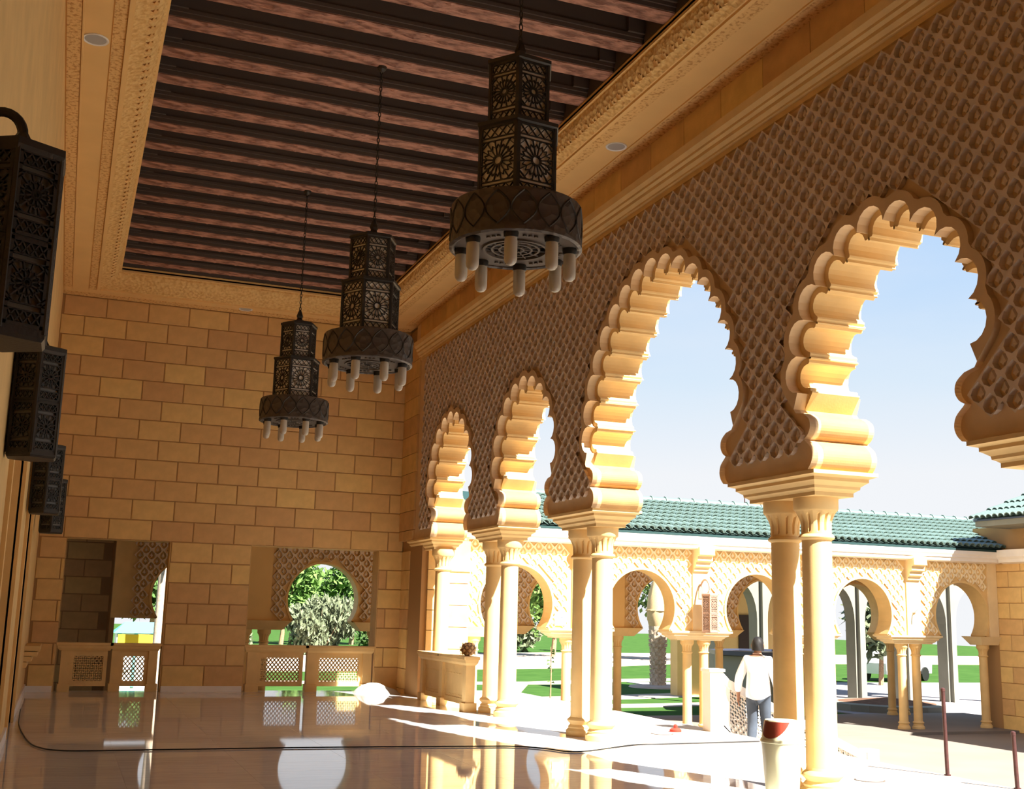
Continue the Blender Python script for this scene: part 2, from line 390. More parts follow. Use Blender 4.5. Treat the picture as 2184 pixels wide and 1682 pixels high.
# ---- cornice and stone frieze above the arcade
tr = struct(empty('trim_2'))
prof = [(6.42, 6.60), (6.37, 6.605), (6.37, 6.66), (6.345, 6.675), (6.345, 6.70), (6.31, 6.735), (6.31, 6.775), (6.28, 6.80), (6.28, 6.83), (6.245, 6.87), (6.235, 6.955), (6.42, 6.975)]
MB().prism(prof, lambda x, z: (x, -3, z), lambda x, z: (x, 22.0, z)).build('moulding', 'stone', tr)
y = 22.0; k = 0
while y > -2:
    y1 = y-.83; MB().box(6.375, 6.52, y1+.008, y, 6.96, ZS+.02).build('frieze_block', 'brick_stone', tr); y = y1
# ---- end wall of coursed stone with two openings
we = struct(empty('wall_end'))
W1, W2, ZW = (.0, 1.86), (3.39, 5.96), 2.79
b = MB(); Y0, Y1 = YE+.014, YE+.45
b.box(XL-.6, 7.06, Y0, Y1, ZW, 8.3); b.box(XL-.6, W1[0], Y0, Y1, ZG, ZW); b.box(W1[1], W2[0], Y0, Y1, ZG, ZW); b.box(W2[1], 7.06, Y0, Y1, ZG, ZW); b.box(W1[0], W1[1], Y0, Y1, ZG, -.01); b.box(W2[0], W2[1], Y0, Y1, ZG, -.01)
b.build('wall_core', 'mortar', we)
# plain lined reveals of the openings
for x0, x1 in (W1, W2):
    b = MB(); b.box(x0-.004, x0+.004, Y0-.005, Y1+.01, 0, ZW).box(x1-.004, x1+.004, Y0-.005, Y1+.01, 0, ZW).box(x0, x1, Y0, Y1+.01, ZW-.004, ZW+.004).build('reveal_lining', 'stone', we)
bme = {}
def brick(cx, y, z0, z1, x0, x1, par, mtl='brick_stone', face=1, axis='x', base=None):
    g = .009; w, h = x1-x0-2*g, z1-z0-2*g
    if w < .03 or h < .03: return
    k = (round(w, 2), round(h, 2), axis, mtl)
    if k not in bme:
        a, c = w/2, h/2; e = .008
        q = MB().add([(-a, 0, -c), (a, 0, -c), (a, 0, c), (-a, 0, c), (-a, -.006, -c), (a, -.006, -c), (a, -.006, c), (-a, -.006, c), (-a+e, -.014, -c+e), (a-e, -.014, -c+e), (a-e, -.014, c-e), (-a+e, -.014, c-e)],
                     [(0, 1, 5, 4), (1, 2, 6, 5), (2, 3, 7, 6), (3, 0, 4, 7), (4, 5, 9, 8), (5, 6, 10, 9), (6, 7, 11, 10), (7, 4, 8, 11), (8, 9, 10, 11)])
        bme[k] = q.mesh('brick', mtl)
    return link('brick', bme[k], par, ((x0+x1)/2, y, (z0+z1)/2) if axis == 'x' else (y, (x0+x1)/2, (z0+z1)/2), None if axis == 'x' else (0, 0, face*pi/2))
BL, CH = .775, .385
zc = [ZW+CH*i for i in range(-7, 13)]; zc = [0.0]+[z for z in zc if z > .1]
for j in range(len(zc)-1):
    z0, z1 = zc[j], min(zc[j+1], 7.41); par = round((z0-ZW)/CH) % 2
    x = XL-.35-(BL/2 if par else 0)
    while x < 6.46:
        x0, x1 = max(x, XL), min(x+BL, 6.46); segs = [(x0, x1)]
        if z0 < ZW-.01:
            for o0, o1 in (W1, W2):
                ns = []
                for s0, s1 in segs:
                    if s1 <= o0 or s0 >= o1: ns.append((s0, s1))
                    else:
                        if s0 < o0: ns.append((s0, o0))
                        if s1 > o1: ns.append((o1, s1))
                segs = ns
        for s0, s1 in segs:
            if s1-s0 > .05: brick(0, YE+.014, z0, z1, s0, s1, we)
        x += BL
# ---- left wall with two deep niches and brick-lined faces
wl = struct(empty('wall_left'))
OP = [(10.2, 12.9), (15.4, 17.3)]; ZO = 4.3
b = MB(); ycur = -3
for o0, o1 in OP: b.box(XL-.7, XL, ycur, o0, 0, 8.3); b.box(XL-.7, XL, o0, o1, ZO, 8.3); b.box(XL-.75, XL-.5, o0, o1, 0, ZO); ycur = o1
b.box(XL-.7, XL, ycur, 23.4, 0, 8.3); b.build('wall_core', 'stone', wl)
for o0, o1 in OP:
    for q in (o0, o1):
        MB().box(XL-.02, XL+.035, q-.16 if q == o0 else q-.0, q if q == o0 else q+.16, 0, ZO+.14).build('pilaster_strip', 'plaster', wl)
    MB().box(XL-.02, XL+.03, o0, o1, ZO, ZO+.14).build('lintel_strip', 'plaster', wl)
    for i in range(11):
        z0 = .385*i
        if z0 < ZO: 
            for j in range(4):
                L = (o1-o0)/4; brick(0, XL-.5, z0, min(z0+.385, ZO), o0+L*j, o0+L*(j+1), wl, axis='y')
for zz, e in ((.62, .05), (.72, .12), (.80, .2), (.88, .24)): MB().box(XL-.01, XL+e, 20.9, 22.4, zz-.09, zz).build('stone_shelf', 'stone', wl)
struct(MB().box(XL, XL+.03, 17.46, 22.96, 0, .14).box(XL, XL+.03, 13.1, 15.2, 0, .14).build('baseboard_left', 'white_stone'))
struct(MB().box(W1[1]+.02, W2[0]-.02, YE-.016, YE+.01, 0, .11).box(XL+.03, -.02, YE-.016, YE+.01, 0, .11).build('baseboard_end', 'white_stone'))
struct(MB().box(XL-.7, XO, -3.3, -3, 0, 8.3).build('wall_back', 'brick_stone'))
# ---- ceiling: soffit frame, ornamented cove, joists, boards
ce = struct(MB().box(XL-.7, 7.2, -3.3, 23.5, 8.22, 8.4).build('ceiling', 'board_wood'))
x0, x1, y1 = .50, 5.40, 21.77                           # coffer edge
cx0, cx1, cy1 = .16, 5.60, 22.32                        # foot of the cove
b = MB(); b.box(XL, cx0, -3, YE, ZS, ZS+.1).box(cx1, XW+.02, -3, YE, ZS, ZS+.1).box(cx0, cx1, cy1, YE, ZS, ZS+.1).build('soffit', 'plaster', ce)
def strip(xa, xb, ya, yb, m, h=.012, nm='ornament_band'): return MB().box(xa, xb, ya, yb, ZS-h, ZS+.001).build(nm, m, ce)
strip(XL+.015, -.335, -3, 22.4, 'ornament'); strip(-.325, -.305, -3, 22.4, 'plaster', .02, 'fillet'); strip(-.03, .10, -3, 22.4, 'ornament'); strip(.105, .155, -3, 22.33, 'plaster', .03, 'bead')
strip(5.62, 5.67, -3, 22.33, 'plaster', .03, 'bead'); strip(5.68, 5.83, -3, 22.4, 'ornament'); strip(6.2, 6.385, -3, 22.4, 'ornament'); strip(6.17, 6.19, -3, 22.4, 'plaster', .02, 'fillet')
strip(.18, 5.6, 22.33, 22.42, 'plaster', .03, 'bead'); strip(XL+.02, 6.38, 22.72, 22.95, 'ornament', .012)
CV = [(0, 0), (.10, .015), (.2, .03), (.42, .05), (.6, .09), (.78, .15), (.86, .21), (.86, .23), (.92, .235), (.92, .265), (1, .27), (1, .30)]
def cvp(t, h): return (cx0+(x0-cx0)*t, cy1+(y1-cy1)*t, cx1+(x1-cx1)*t, ZS+h)
secs = []
for t, h in CV:
    xa, ya, xb, z = cvp(t, h); secs.append([(xa, -3, z), (xa, ya, z), (xb, ya, z), (xb, -3, z)])
MB().loft(secs, cap=False, closed=False).build('cove', 'cove_ornament', ce)
MB().box(x0-.07, x0, -3, y1, 7.655, 7.76).box(x1, x1+.07, -3, y1, 7.655, 7.76).box(x0-.07, x1+.07, y1, y1+.07, 7.655, 7.76).build('coffer_edge', 'plaster', ce)
MB().box(x0-.07, x0, -3, y1, 7.752, 8.2).box(x1, x1+.07, -3, y1, 7.752, 8.2).box(x0-.07, x1+.07, y1, y1+.07, 7.752, 8.2).build('coffer_side', 'board_wood', ce)
# shell motifs along the cove
b = MB()
def shell(px, pz, fn):
    for k in range(5):
        a = pi*(k+.5)/5; ax, az = cos(a)*.055, sin(a)*.055
        b.add([fn(px, pz, 0), fn(px+cos(a-.28)*.06, pz+sin(a-.28)*.06, .0), fn(px+ax, pz+az, .022), fn(px+cos(a+.28)*.06, pz+sin(a+.28)*.06, .0)], [(0, 1, 2), (0, 2, 3)])
for k in range(110):
    yy = 21.6-k*.18
    shell(yy, .0, lambda p, q, d: (cx1+(x1-cx1)*(.42+q*4.2)-0-.0-d*.5, p, ZS+.048+q*1.1-d))
    shell(yy, .0, lambda p, q, d: (cx0+(x0-cx0)*(.42+q*4.2)+d*.5, p, ZS+.048+q*1.1-d))
b.build('shell_row', 'plaster', ce, fix=False, kind='stuff')
jm = MB()
def joist_mesh():
    L0, L1 = x0+.004, x1-.004; w, h = .13, .36
    d = MB(); d.box(L0, L1, -w, w, .012, h); d.box(L0, L1, -w-.02, -w, .06, .10).box(L0, L1, w, w+.02, .06, .10)
    q = MB(); q.box(L0, L1, -w+.01, w-.01, 0, .013)
    k = 0; xx = L0+.25
    while xx < L1-.2:                                    # carved drops under the joist
        q.add([(xx-.16, 0, 0), (xx, -.055, 0), (xx+.16, 0, 0), (xx, .055, 0), (xx, 0, -.028)], [(0, 1, 4), (1, 2, 4), (2, 3, 4), (3, 0, 4)])
        for s in (-1, 1): q.add([(xx+.16-.07, s*.085, 0), (xx+.16, s*.055, 0), (xx+.16+.07, s*.085, 0), (xx+.16, s*.115, 0), (xx+.16, s*.085, -.02)], [(0, 1, 4), (1, 2, 4), (2, 3, 4), (3, 0, 4)])
        xx += .38
    for X in (x0+.004, x1-.204): d.box(X, X+.2, -w-.05, w+.05, .1, h)
    return d.mesh('joist', 'board_wood'), q.mesh('carved_face', 'beam_wood')
jme, jfe = joist_mesh()
k = -15
while 11.96+.725*k < 21.6:
    o = link('joist', jme, ce, (0, 11.96+.725*k, ZC)); link('carved_face', jfe, o); k += 1
MB().box(x0-.05, x1+.05, -3, y1+.05, 8.1, 8.2).build('ceiling_boards', 'board_wood', ce)
# ---- colonnade across the court: front wall, garden wall, roof
AX = [8.8+2.9*i for i in range(5)]; AXB = [-.3+2.9*i for i in range(8)]
ZSP = 1.12; R_ = .80; ZCc = 1.80; ZWT = 3.12
def hs_arch(c, r=R_, zc=ZCc, zf=1.34):
    ph = math.acos(min(1, (zc-zf)/r)); half = r*sin(ph); P = [(c+half+.02, ZSP+.19), (c+half, zf)]
    a0 = -pi/2+ph
    for k in range(33):
        a = a0+(pi-2*a0)*k/32; P.append((c+r*cos(a), zc+r*sin(a)))
    P += [(c-half, zf), (c-half-.02, ZSP+.19)]
    return P
def arcade_panel(xa, xb, centres, yf, yb, par, mskin, mbody, side):
    # side -1: skin on the court side
    outl = [(xb, ZWT+.2), (xb, ZSP+.19)]; arcs = []
    for c in reversed(centres): a = hs_arch(c); arcs.append(a); outl += a
    outl += [(xa, ZSP+.19), (xa, ZWT+.2)]
    MB().prism(outl, lambda a, b: (a, yf, b), lambda a, b: (a, yb, b)).build('arch_wall', mbody, par)
    y = yf if side < 0 else yb
    for a in arcs:      # smooth band round every arch
        cc = sum(p[0] for p in a)/len(a)
        o = [(cc+(p[0]-cc)*1.0, p[1]) for p in a]
        out = [(p[0]+(p[0]-cc)/max(.3, hypot(p[0]-cc, p[1]-ZCc))*.05, p[1]+(p[1]-ZCc)/max(.3, hypot(p[0]-cc, p[1]-ZCc))*.05 if i > 1 and i < len(a)-2 else p[1]) for i, p in enumerate(a)]
        MB().loft([[(p[0], y+side*.028, p[1]), (q[0], y+side*.028, q[1]), (q[0], y-side*.002, q[1]), (p[0], y-side*.002, p[1])] for p, q in zip(o, out)], cap=False).build('arch_band', mbody, par)
    return arcs
wc = struct(empty('wall_courtyard'))
XA, XB = 7.62, 21.55
arcs = arcade_panel(XA, XB, AX, YF, YF+.45, wc, 'relief_pale', 'stone', -1)
PIER = [10.25+2.9*i for i in range(4)]
def in_fac(x, z):
    if not (XA+.06 < x < 21.18 and ZSP+.24 < z < ZWT): return False
    if any(abs(x-p) < .25 for p in PIER): return False
    for a in arcs:
        if abs(x-(a[0][0]+a[-1][0])/2) < 1.0:
            if inpoly(a, x, z) or polydist(a, x, z) < .05: return False
    return True
def warp_(cs):
    def f(x, z):
        for c in cs:
            if abs(x-c) < 1.1:
                if z < 1.36:
                    if abs(x-c) < .69: x = c+(.69 if x > c else -.69)
                else:
                    r = hypot(x-c, z-ZCc)
                    if r < .84 and r > 0: x, z = c+(x-c)*.84/r, ZCc+(z-ZCc)*.84/r
        return x, max(z, ZSP+.2)
    return f
relief(in_fac, XA, 21.3, ZSP+.2, ZWT+.1, lambda a, b, d: (a, YF-d, b), h=.24, dep=.03, test=.3, warp=warp_(AX)).build('carved_lattice', 'relief_pale', wc, fix=False, kind='stuff')
def stepped(profile, xa, xb, y, par, name, m):   # profile of (projection, z)
    secs = [[(xa-0*e, y-e, z), (xb, y-e, z)] for e, z in profile]
    b = MB(); p = profile
    b.prism([(e, z) for e, z in p]+[(-.02, p[-1][1]), (-.02, p[0][1])], lambda e, z: (xa, y-e, z), lambda e, z: (xb, y-e, z))
    return b.build(name, m, par)
for p in PIER:
    MB().box(p-.2, p+.2, YF-.034, YF+.01, ZSP+.2, ZWT+.05).build('pilaster_strip', 'stone_pale', wc)
    stepped([(.034, 2.60), (.09, 2.62), (.09, 2.68), (.16, 2.72), (.16, 2.80), (.24, 2.84), (.24, 2.93), (.33, 2.97), (.33, 3.14)], p-.19, p+.19, YF, wc, 'corbel', 'stone_pale')
    b = MB(); secs = []
    for e, z in [(0, ZSP), (0, ZSP+.02), (.04, ZSP+.05), (.05, ZSP+.07), (.09, ZSP+.10), (.09, ZSP+.13), (.14, ZSP+.16), (.14, ZSP+.20)]:
        secs.append([(p-.56-e*1.4, YF+.03-e, z), (p+.56+e*1.4, YF+.03-e, z), (p+.56+e*1.4, YF+.42+e, z), (p-.56-e*1.4, YF+.42+e, z)])
    b.loft(secs).build('impost_block', 'stone_pale', wc)
for xx in (7.9, 21.3):
    secs = [[(xx-.3-e, YF+.03-e, z), (xx+.3+e, YF+.03-e, z), (xx+.3+e, YF+.42+e, z), (xx-.3-e, YF+.42+e, z)] for e, z in [(0, ZSP), (.05, ZSP+.07), (.09, ZSP+.13), (.14, ZSP+.2)]]
    MB().loft(secs).build('impost_block', 'stone_pale', wc)
stepped([(0, 3.08), (.26, 3.11), (.27, 3.18), (.30, 3.20), (.30, 3.24), (.33, 3.28), (.34, 3.41)], 7.2, 21.6, YF, wc, 'eaves_cornice', 'white_stone')
MB().box(21.22, 21.5, YF-.04, YF+.45, ZSP+.2, ZWT+.05).build('pilaster_strip', 'stone_pale', wc)
# sunlit pier where the colonnade meets the hall
wq_ = struct(empty('wall_pier'))
for i in range(9):
    z0 = ZG+.06+.43*i; MB().box(7.05, 7.66, 22.2, 22.95, z0, min(z0+.418, 3.1)).build('pier_block', 'brick_stone', wq_)
MB().box(7.03, 7.63, 22.23, 22.94, ZG, 3.1).build('pier_core', 'mortar', wq_)
MB().loft([[(7.0-e, 22.2-e, z), (7.68+e, 22.2-e, z), (7.68+e, 23, z), (7.0-e, 23, z)] for e, z in [(0, 2.4), (.05, 2.43), (.05, 2.5), (.1, 2.56), (.1, 2.62)]]).build('pier_cap', 'white_stone', wq_)
# garden side of the colonnade
wb = struct(empty('wall_garden'))
arcs = arcade_panel(1.0, 22, AXB[1:], YB, YB+.4, wb, 'relief_stone', 'stone', -1)
def in_back(x, z):
    if not (-1.7 < x < 21.9 and ZSP+.24 < z < 3.1): return False
    if any(abs(x-(q+1.45)) < .27 for q in AXB): return False
    for a in arcs:
        if abs(x-(a[0][0]+a[-1][0])/2) < 1.0:
            if inpoly(a, x, z) or polydist(a, x, z) < .05: return False
    return x > .9
relief(in_back, .9, 22, ZSP+.2, 3.15, lambda a, b, d: (a, YB-d, b), h=.24, dep=.06, test=.3, warp=warp_(AXB)).build('carved_lattice', 'relief_stone', wb, fix=False, kind='stuff')
for q in AXB[1:]:
    p = q+1.45
    MB().box(p-.27, p+.27, YB-.065, YB+.01, ZSP+.2, 3.15).build('pilaster_strip', 'plaster', wb)
    secs = [[(p-.56-e*1.4, YB-e, z), (p+.56+e*1.4, YB-e, z), (p+.56+e*1.4, YB+.4+e, z), (p-.56-e*1.4, YB+.4+e, z)] for e, z in [(0, ZSP), (.05, ZSP+.07), (.09, ZSP+.13), (.14, ZSP+.2)]]
    MB().loft(secs).build('impost_block', 'stone', wb)
wn_ = struct(empty('wall_shading_recess'))  # brick wall set back, with added sides and lid, to keep it dark
for j in range(11):
    z0 = ZG+.385*j
    for i in range(4):
        x = -1.9+.775*i-(.38 if j % 2 else 0); brick(0, YB+1.8, z0, min(z0+.385, 3.15), max(-1.9, x), min(x+.775, 1.02), wn_)
MB().box(-2.2, 1.1, YB+1.8, YB+2.1, ZG, 3.2).box(1.0, 1.1, YB+.3, YB+2.1, ZG, 3.2).box(-2.2, 1.1, YB+.4, YB+2.1, 3.2, 3.4).box(-2.2, -1.9, YB, YB+2.1, ZG, 3.2).build('wall_core', 'mortar', wn_)
struct(MB().box(-2, 21.5, YE+.44, YB+.5, 3.2, 3.4).build('ceiling_colonnade', 'plaster'))
struct(MB().box(-2.2, -1.9, YE+.44, YB+.4, ZG, 3.3).build('wall_corridor', 'brick_stone'))
# ---- tiled roof
rf = struct(empty('roof'))
EY, EZ, RY, RZ = 22.16, 3.46, 24.5, 4.33
sl = atan2(RZ-EZ, RY-EY); SL = hypot(RY-EY, RZ-EZ)
MB().prism([(EY, EZ-.05), (RY, RZ-.05), (RY+2.2, EZ), (RY+2.2, EZ-.1), (EY, EZ-.1)], lambda y, z: (7.1, y, z), lambda y, z: (27, y, z)).build('roof_deck', 'tile_dark', rf)
pitch, rows = .19, 8; rl = SL/rows
def tile_me(nm):
    q = MB(); secs = []
    for j, (yy, r, h) in enumerate(((-.03, .088, .03), (rl+.01, .07, -.0))):
        o = [(r*cos(a)*1.05, yy, h+r*sin(a)) for a in [pi*k/6 for k in range(7)]]; i = [(r*.8*cos(a)*1.05, yy, h-.004+r*.8*sin(a)) for a in [pi*(6-k)/6 for k in range(7)]]
        secs.append(o+i)
    q.loft(secs)
    q.add([(-pitch/2, -.0, -.012), (pitch/2, 0, -.012), (pitch/2, rl, -.02), (-pitch/2, rl, -.02)], [(0, 1, 2, 3)])
    return q
tq = tile_me('t'); tme = tq.mesh('roof_tile', 'tile', smooth=True)
ncol = int((26.4-8.7)/pitch); cnt = 0; rest = MB(); ca, sa = cos(sl), sin(sl)
for j in range(rows):
    for i in range(ncol):
        x = 8.7+i*pitch; y = EY+j*rl*ca; z = EZ+j*rl*sa-.01
        if cnt < 296 and 10.5 < x < 24.6: link('roof_tile', tme, rf, (x, y, z), (sl, 0, 0)); cnt += 1
        else: rest.add([(x+p[0], y+p[1]*ca-p[2]*sa, z+p[1]*sa+p[2]*ca) for p in tq.v], tq.f)
rest.build('tile_field', 'tile', rf, smooth=False, fix=False, kind='stuff')
for i in range(int(16/.38)):
    x = 8.8+.38*i
    b = MB().lathe([(.105, 0), (.11, .40)], n=10); b.lathe([(.13, -.01), (.13, .035), (.105, .035)], n=10)
    link('ridge_tile', bme.setdefault('ridge', b.mesh('ridge_tile', 'tile', smooth=True)), rf, (x, RY, RZ), (0, pi/2, 0))
# taller wing closing the court on the right: shaded coursed wall, cornice, tiled eaves
wing = struct(empty('wall_wing'))
MB().box(21.52, 28, 5, 23.2, ZG, 4.0).build('wing_body', 'mortar', wing)
for j in range(11):
    z0 = ZG+.38*j; y = 22.5-(.4 if j % 2 else 0)
    while y > 19.0: brick(0, 21.52, z0, min(z0+.38, 3.1), y-.8, min(y, 22.5), wing, axis='y', face=-1); y -= .8
    if j % 2: brick(0, 21.52, z0, min(z0+.38, 3.1), 22.1, 22.5, wing, axis='y', face=-1)
MB().prism([(0, 3.08), (.16, 3.11), (.17, 3.18), (.22, 3.24), (.24, 3.41), (-.02, 3.41), (-.02, 3.08)], lambda e, z: (21.5-e, 5, z), lambda e, z: (21.5-e, 22.2, z)).build('eaves_cornice', 'white_stone', wing)
WX, WY, WZ = 20.45, 21.95, 4.05
MB().box(WX, 28, 4.5, WY, WZ-.13, WZ).build('eaves_board', 'grey_stone', wing)
MB().box(WX-.03, 28, 4.45, WY+.03, WZ, WZ+.04).build('eaves_edge', 'navy', wing)
MB().prism([(WX, WZ+.03), (25, WZ+1.75), (28, WZ+1.75), (28, WZ)], lambda x, z: (x, 4.5, z), lambda x, z: (x, WY, z)).build('roof_deck', 'tile_dark', wing)
wt_, ws = atan2(1.72, 4.55), hypot(4.55, 1.72)
wq = MB()
for j in range(8):
    for i in range(92):
        y = WY-.02-.19*i; o = j*.6
        wq.add([(WX-.06+(o+(p[1]+.0)*2.0)*cos(wt_)-p[2]*sin(wt_), y+p[0], WZ+.05+(o+p[1]*2.0)*sin(wt_)+p[2]*cos(wt_)) for p in tq.v], tq.f)
wq.build('tile_field', 'tile', wing, fix=False, kind='stuff')
# ---- grey pavilion seen through the arches on the right
pv = struct(empty('wall_pavilion'))
def pav(xa, xb, y, centres, z0=-1.1, z1=4.6, w=.95, m='grey_stone'):
    o = [(xb, z1), (xb, z0)]
    for c in reversed(centres):
        o += [(c+w, z0), (c+w, 1.6)]+[(c+w*cos(a)**.9 if cos(a) > 0 else c-w*(-cos(a))**.9, 1.6+1.2*sin(a)) for a in [pi*k/16 for k in range(1, 16)]]+[(c-w, 1.6), (c-w, z0)]
    o += [(xa, z0), (xa, z1)]
    b = MB().prism(o, lambda a, b: (a, y, b), lambda a, b: (a, y+.5, b)).build('arcade', m, pv)
pav(19.9, 31.4, 33, [20.67, 22.6, 24.55, 26.5, 28.45, 30.4], w=.76)
for p in (21.65, 23.6, 25.5, 27.5, 29.4):
    MB().box(p-.09, p+.09, 32.86, 33.02, -1.1, 4.6).build('pilaster_strip', 'grey_stone', pv)
MB().box(20.4, 25.4, 36.5, 37, -1.1, 4.5).build('back_wall', 'plaster', pv)
MB().box(22.9, 23.9, 36.44, 36.52, -1.1, 1.75).build('door_leaf', 'door_dark', pv)
MB().box(19.8, 31.6, 31.6, 37.2, 4.5, 4.7).build('pavilion_roof', 'grey_stone', pv)
# ================================================================== THINGS
# ---- columns
def capital_mod(n):
    return lambda a, z: 1
def column(name, label, x, y, z0, H, r, group, m='stone', flip=0):
    t = thing(name, label, 'column', (x, y, z0), flip, group); t['kind'] = 'thing'
    s = H/2.765; k = r/.142
    MB().lathe([(.205*k, 0), (.205*k, .07*s), (.19*k, .085*s), (.172*k, .10*s), (.178*k, .12*s), (.15*k, .15*s), (.158*k, .165*s), (.185*k, .19*s), (.19*k, .205*s), (.182*k, .22*s), (.15*k, .245*s), (.146*k, .27*s)], n=28).build('base', m, t, smooth=True)
    MB().lathe([(.146*k, .27*s), (.143*k, 1.3*s), (.14*k, 2.365*s)], n=28).build('shaft', m, t, smooth=True)
    # fluted bell with leaf tips, neck ring, round abacus
    n = 64; secs = []
    for i in range(13):
        u = i/12; z = (2.415+.225*u)*s
        ring = []
        for q in range(n):
            a = 2*pi*q/n; lf = abs(((a*12/(2*pi)) % 1)-.5)*2           # 0 at leaf centre, 1 at the groove
            rr = .142+.055*max(0, u-.45)**1.6*2.2
            gro = .018*(1 if lf > .78 else 0)*(1 if .12 < u < .9-.35*max(0, .95-lf) else 0)
            cur = .010*(1-lf)*u
            ring.append(((rr-gro+cur)*k*cos(a), (rr-gro+cur)*k*sin(a), z))
        secs.append(ring)
    MB().loft(secs).build('capital', m, t, smooth=False)
    MB().lathe([(.141*k, 2.36*s), (.165*k, 2.372*s), (.172*k, 2.388*s), (.165*k, 2.402*s), (.15*k, 2.418*s)], n=28).build('neck_ring', m, t, smooth=True)
    MB().lathe([(.195*k, 2.635*s), (.212*k, 2.655*s), (.214*k, 2.765*s)], n=8 if False else 28).build('abacus', m, t, smooth=True)
    return t
G1 = 'columns of the hall arcade'
column('arcade_column', 'single sandstone column by the end wall, behind the solid balustrade sill', XM, 21.1, 0, 2.765, .142, G1)
SEP = [(17.90, .36), (14.385, .31), (9.575, .26)]
NM = [('pair next to the balustrade at the far end', 0), ('pair standing left of the white stair newel', 1), ('pair beside the cream swing-top bin', 2)]
for (yc, h), (nm, i) in zip(SEP, NM):
    column('arcade_column', f'farther, shaded sandstone column of the {nm}', XM, yc+h, 0, 2.765, .142, G1)
    column('arcade_column', f'nearer, sunlit sandstone column of the {nm}', XM, yc-h, 0, 2.765, .142, G1)
for h, w_ in ((.26, 'farther'), (-.26, 'nearer')):
    column('arcade_column', f'{w_} sandstone column of the arcade pair just beyond the right edge of the view', XM, 6.13+h, 0, 2.765, .142, G1)
    column('arcade_column', f'{w_} sandstone column of the last arcade pair, closest to the viewpoint', XM, 2.75+h, 0, 2.765, .142, G1)
G2 = 'front columns of the colonnade across the court'
fl_ = [('first pair from the left', 10.25), ('pair under the wall lantern', 13.15), ('pair behind the nearest hall columns', 16.05), ('pair left of the rusty posts', 18.95)]
for nm, x in fl_:
    column('court_column', f'left slim court column of the {nm}', x-.21, YF+.22, ZG+.06, ZSP-ZG-.06, .1, G2)
    column('court_column', f'right slim court column of the {nm}', x+.21, YF+.22, ZG+.06, ZSP-ZG-.06, .1, G2)
column('court_column', 'last single slim column of the colonnade, beside the shaded brick wall', 21.2, YF+.22, ZG+.06, ZSP-ZG-.06, .1, G2)
column('court_column', 'slim column against the sunlit brick pier at the near end of the colonnade', 7.95, YF+.22, ZG+.06, ZSP-ZG-.06, .1, G2)
G3 = 'garden-side columns of the colonnade'
for i, q in enumerate(AXB[1:]):
    p = q+1.45
    for s in (-.21, .21):
        column('garden_column', f'{"left" if s < 0 else "right"} slim shaded column of the {["first","second","third","fourth","fifth","sixth","seventh"][i]} garden-side pair from the left', p+s, YB+.2, ZG+.06, ZSP-ZG-.06, .1, G3)
# ---- fretwork panels shared by the lanterns
def fret_mesh(w, h, name='fretwork_panel', pet=16):
    q = MB(); f = lambda x, z, d: (x, -d, z); B = lambda a, b, t=.008: q.bar(a, b, t*.68, f); H, W = h/2, w/2
    for s in (-1, 1):
        B((s*(W-.012), -H), (s*(W-.012), H), .026); B((-W, s*(H-.010)), (W, s*(H-.010)), .022)
    band = h*.14
    for s in (-1, 1):
        zb = s*(H-.018-band); B((-W, zb), (W, zb), .010); B((-W, zb-s*.028), (W, zb-s*.028), .010)
        n = 4
        for i in range(n):
            xa, xb = -W+.02+(w-.04)*i/n, -W+.02+(w-.04)*(i+1)/n; z0, z1 = zb, s*(H-.018)
            xm = (xa+xb)/2
            B((xa, z0), (xm, (z0+z1)/2), .009); B((xm, (z0+z1)/2), (xa, z1), .009); B((xb, z0), (xm+ (xb-xa)*.0, (z0+z1)/2), .009); B((xb, z1), (xm, (z0+z1)/2), .009)
    zc = H-.018-band-.028; R = min(W-.02, zc-.02)
    for k in range(pet):
        a = 2*pi*(k+.5)/pet; e = min((W-.02)/max(1e-6, abs(cos(a))), zc/max(1e-6, abs(sin(a))))
        B((cos(a)*R*.24, sin(a)*R*.24), (cos(a)*e, sin(a)*e), .011)
        a2 = 2*pi*(k+1.5)/pet; am = (a+a2)/2
        B((cos(a)*R*.27, sin(a)*R*.27), (cos(a2)*R*.27, sin(a2)*R*.27), .020)
        B((cos(a)*R*.70, sin(a)*R*.70), (cos(am)*R*.92, sin(am)*R*.92), .008); B((cos(a2)*R*.70, sin(a2)*R*.70), (cos(am)*R*.92, sin(am)*R*.92), .008)
    for sx_ in (-1, 1):
        for sz_ in (-1, 1):
            B((sx_*W*.98, sz_*zc*.55), (sx_*W*.5, sz_*zc*1.0), .009); B((sx_*W*.98, sz_*zc*.8), (sx_*W*.72, sz_*zc), .009)
        B((sx_*W*.25, zc*.93), (sx_*W*.25, zc), .01); B((sx_*W*.25, -zc*.93), (sx_*W*.25, -zc), .01)
    return q.mesh(name, 'iron')
def tier(t, R, z0, z1, fm, gm, cap=.03, rot=0):
    ap = R*cos(pi/6)
    fr = MB()
    for k in range(6):
        a = rot+2*pi*k/6; fr.lathe([(.018, z0), (.018, z1)], (R*cos(a), R*sin(a), 0), 6)
    fr.lathe([(R+.01, z1-.012), (R+cap, z1), (R+cap, z1+.028), (R-.02, z1+.034)], n=6, mod=None)
    if rot: fr.v = fr.v
    fr.build('tier_frame', 'iron', t)
    for k in range(6):
        a = rot+2*pi*(k+.5)/6
        o = link('fretwork_panel', fm, t, (ap*cos(a), ap*sin(a), (z0+z1)/2), (0, 0, a+pi/2))
        link('pane', gm, o)
def pane_mesh(w, h, m): return MB().box(-w/2, w/2, .010, .016, -h/2, h/2).mesh('pane', m)
RL, RU = .315, .245
f1, g1 = fret_mesh(RL, .56), pane_mesh(RL, .56, 'milk_glass'); f2, g2 = fret_mesh(RU, .48), pane_mesh(RU, .48, 'milk_glass')
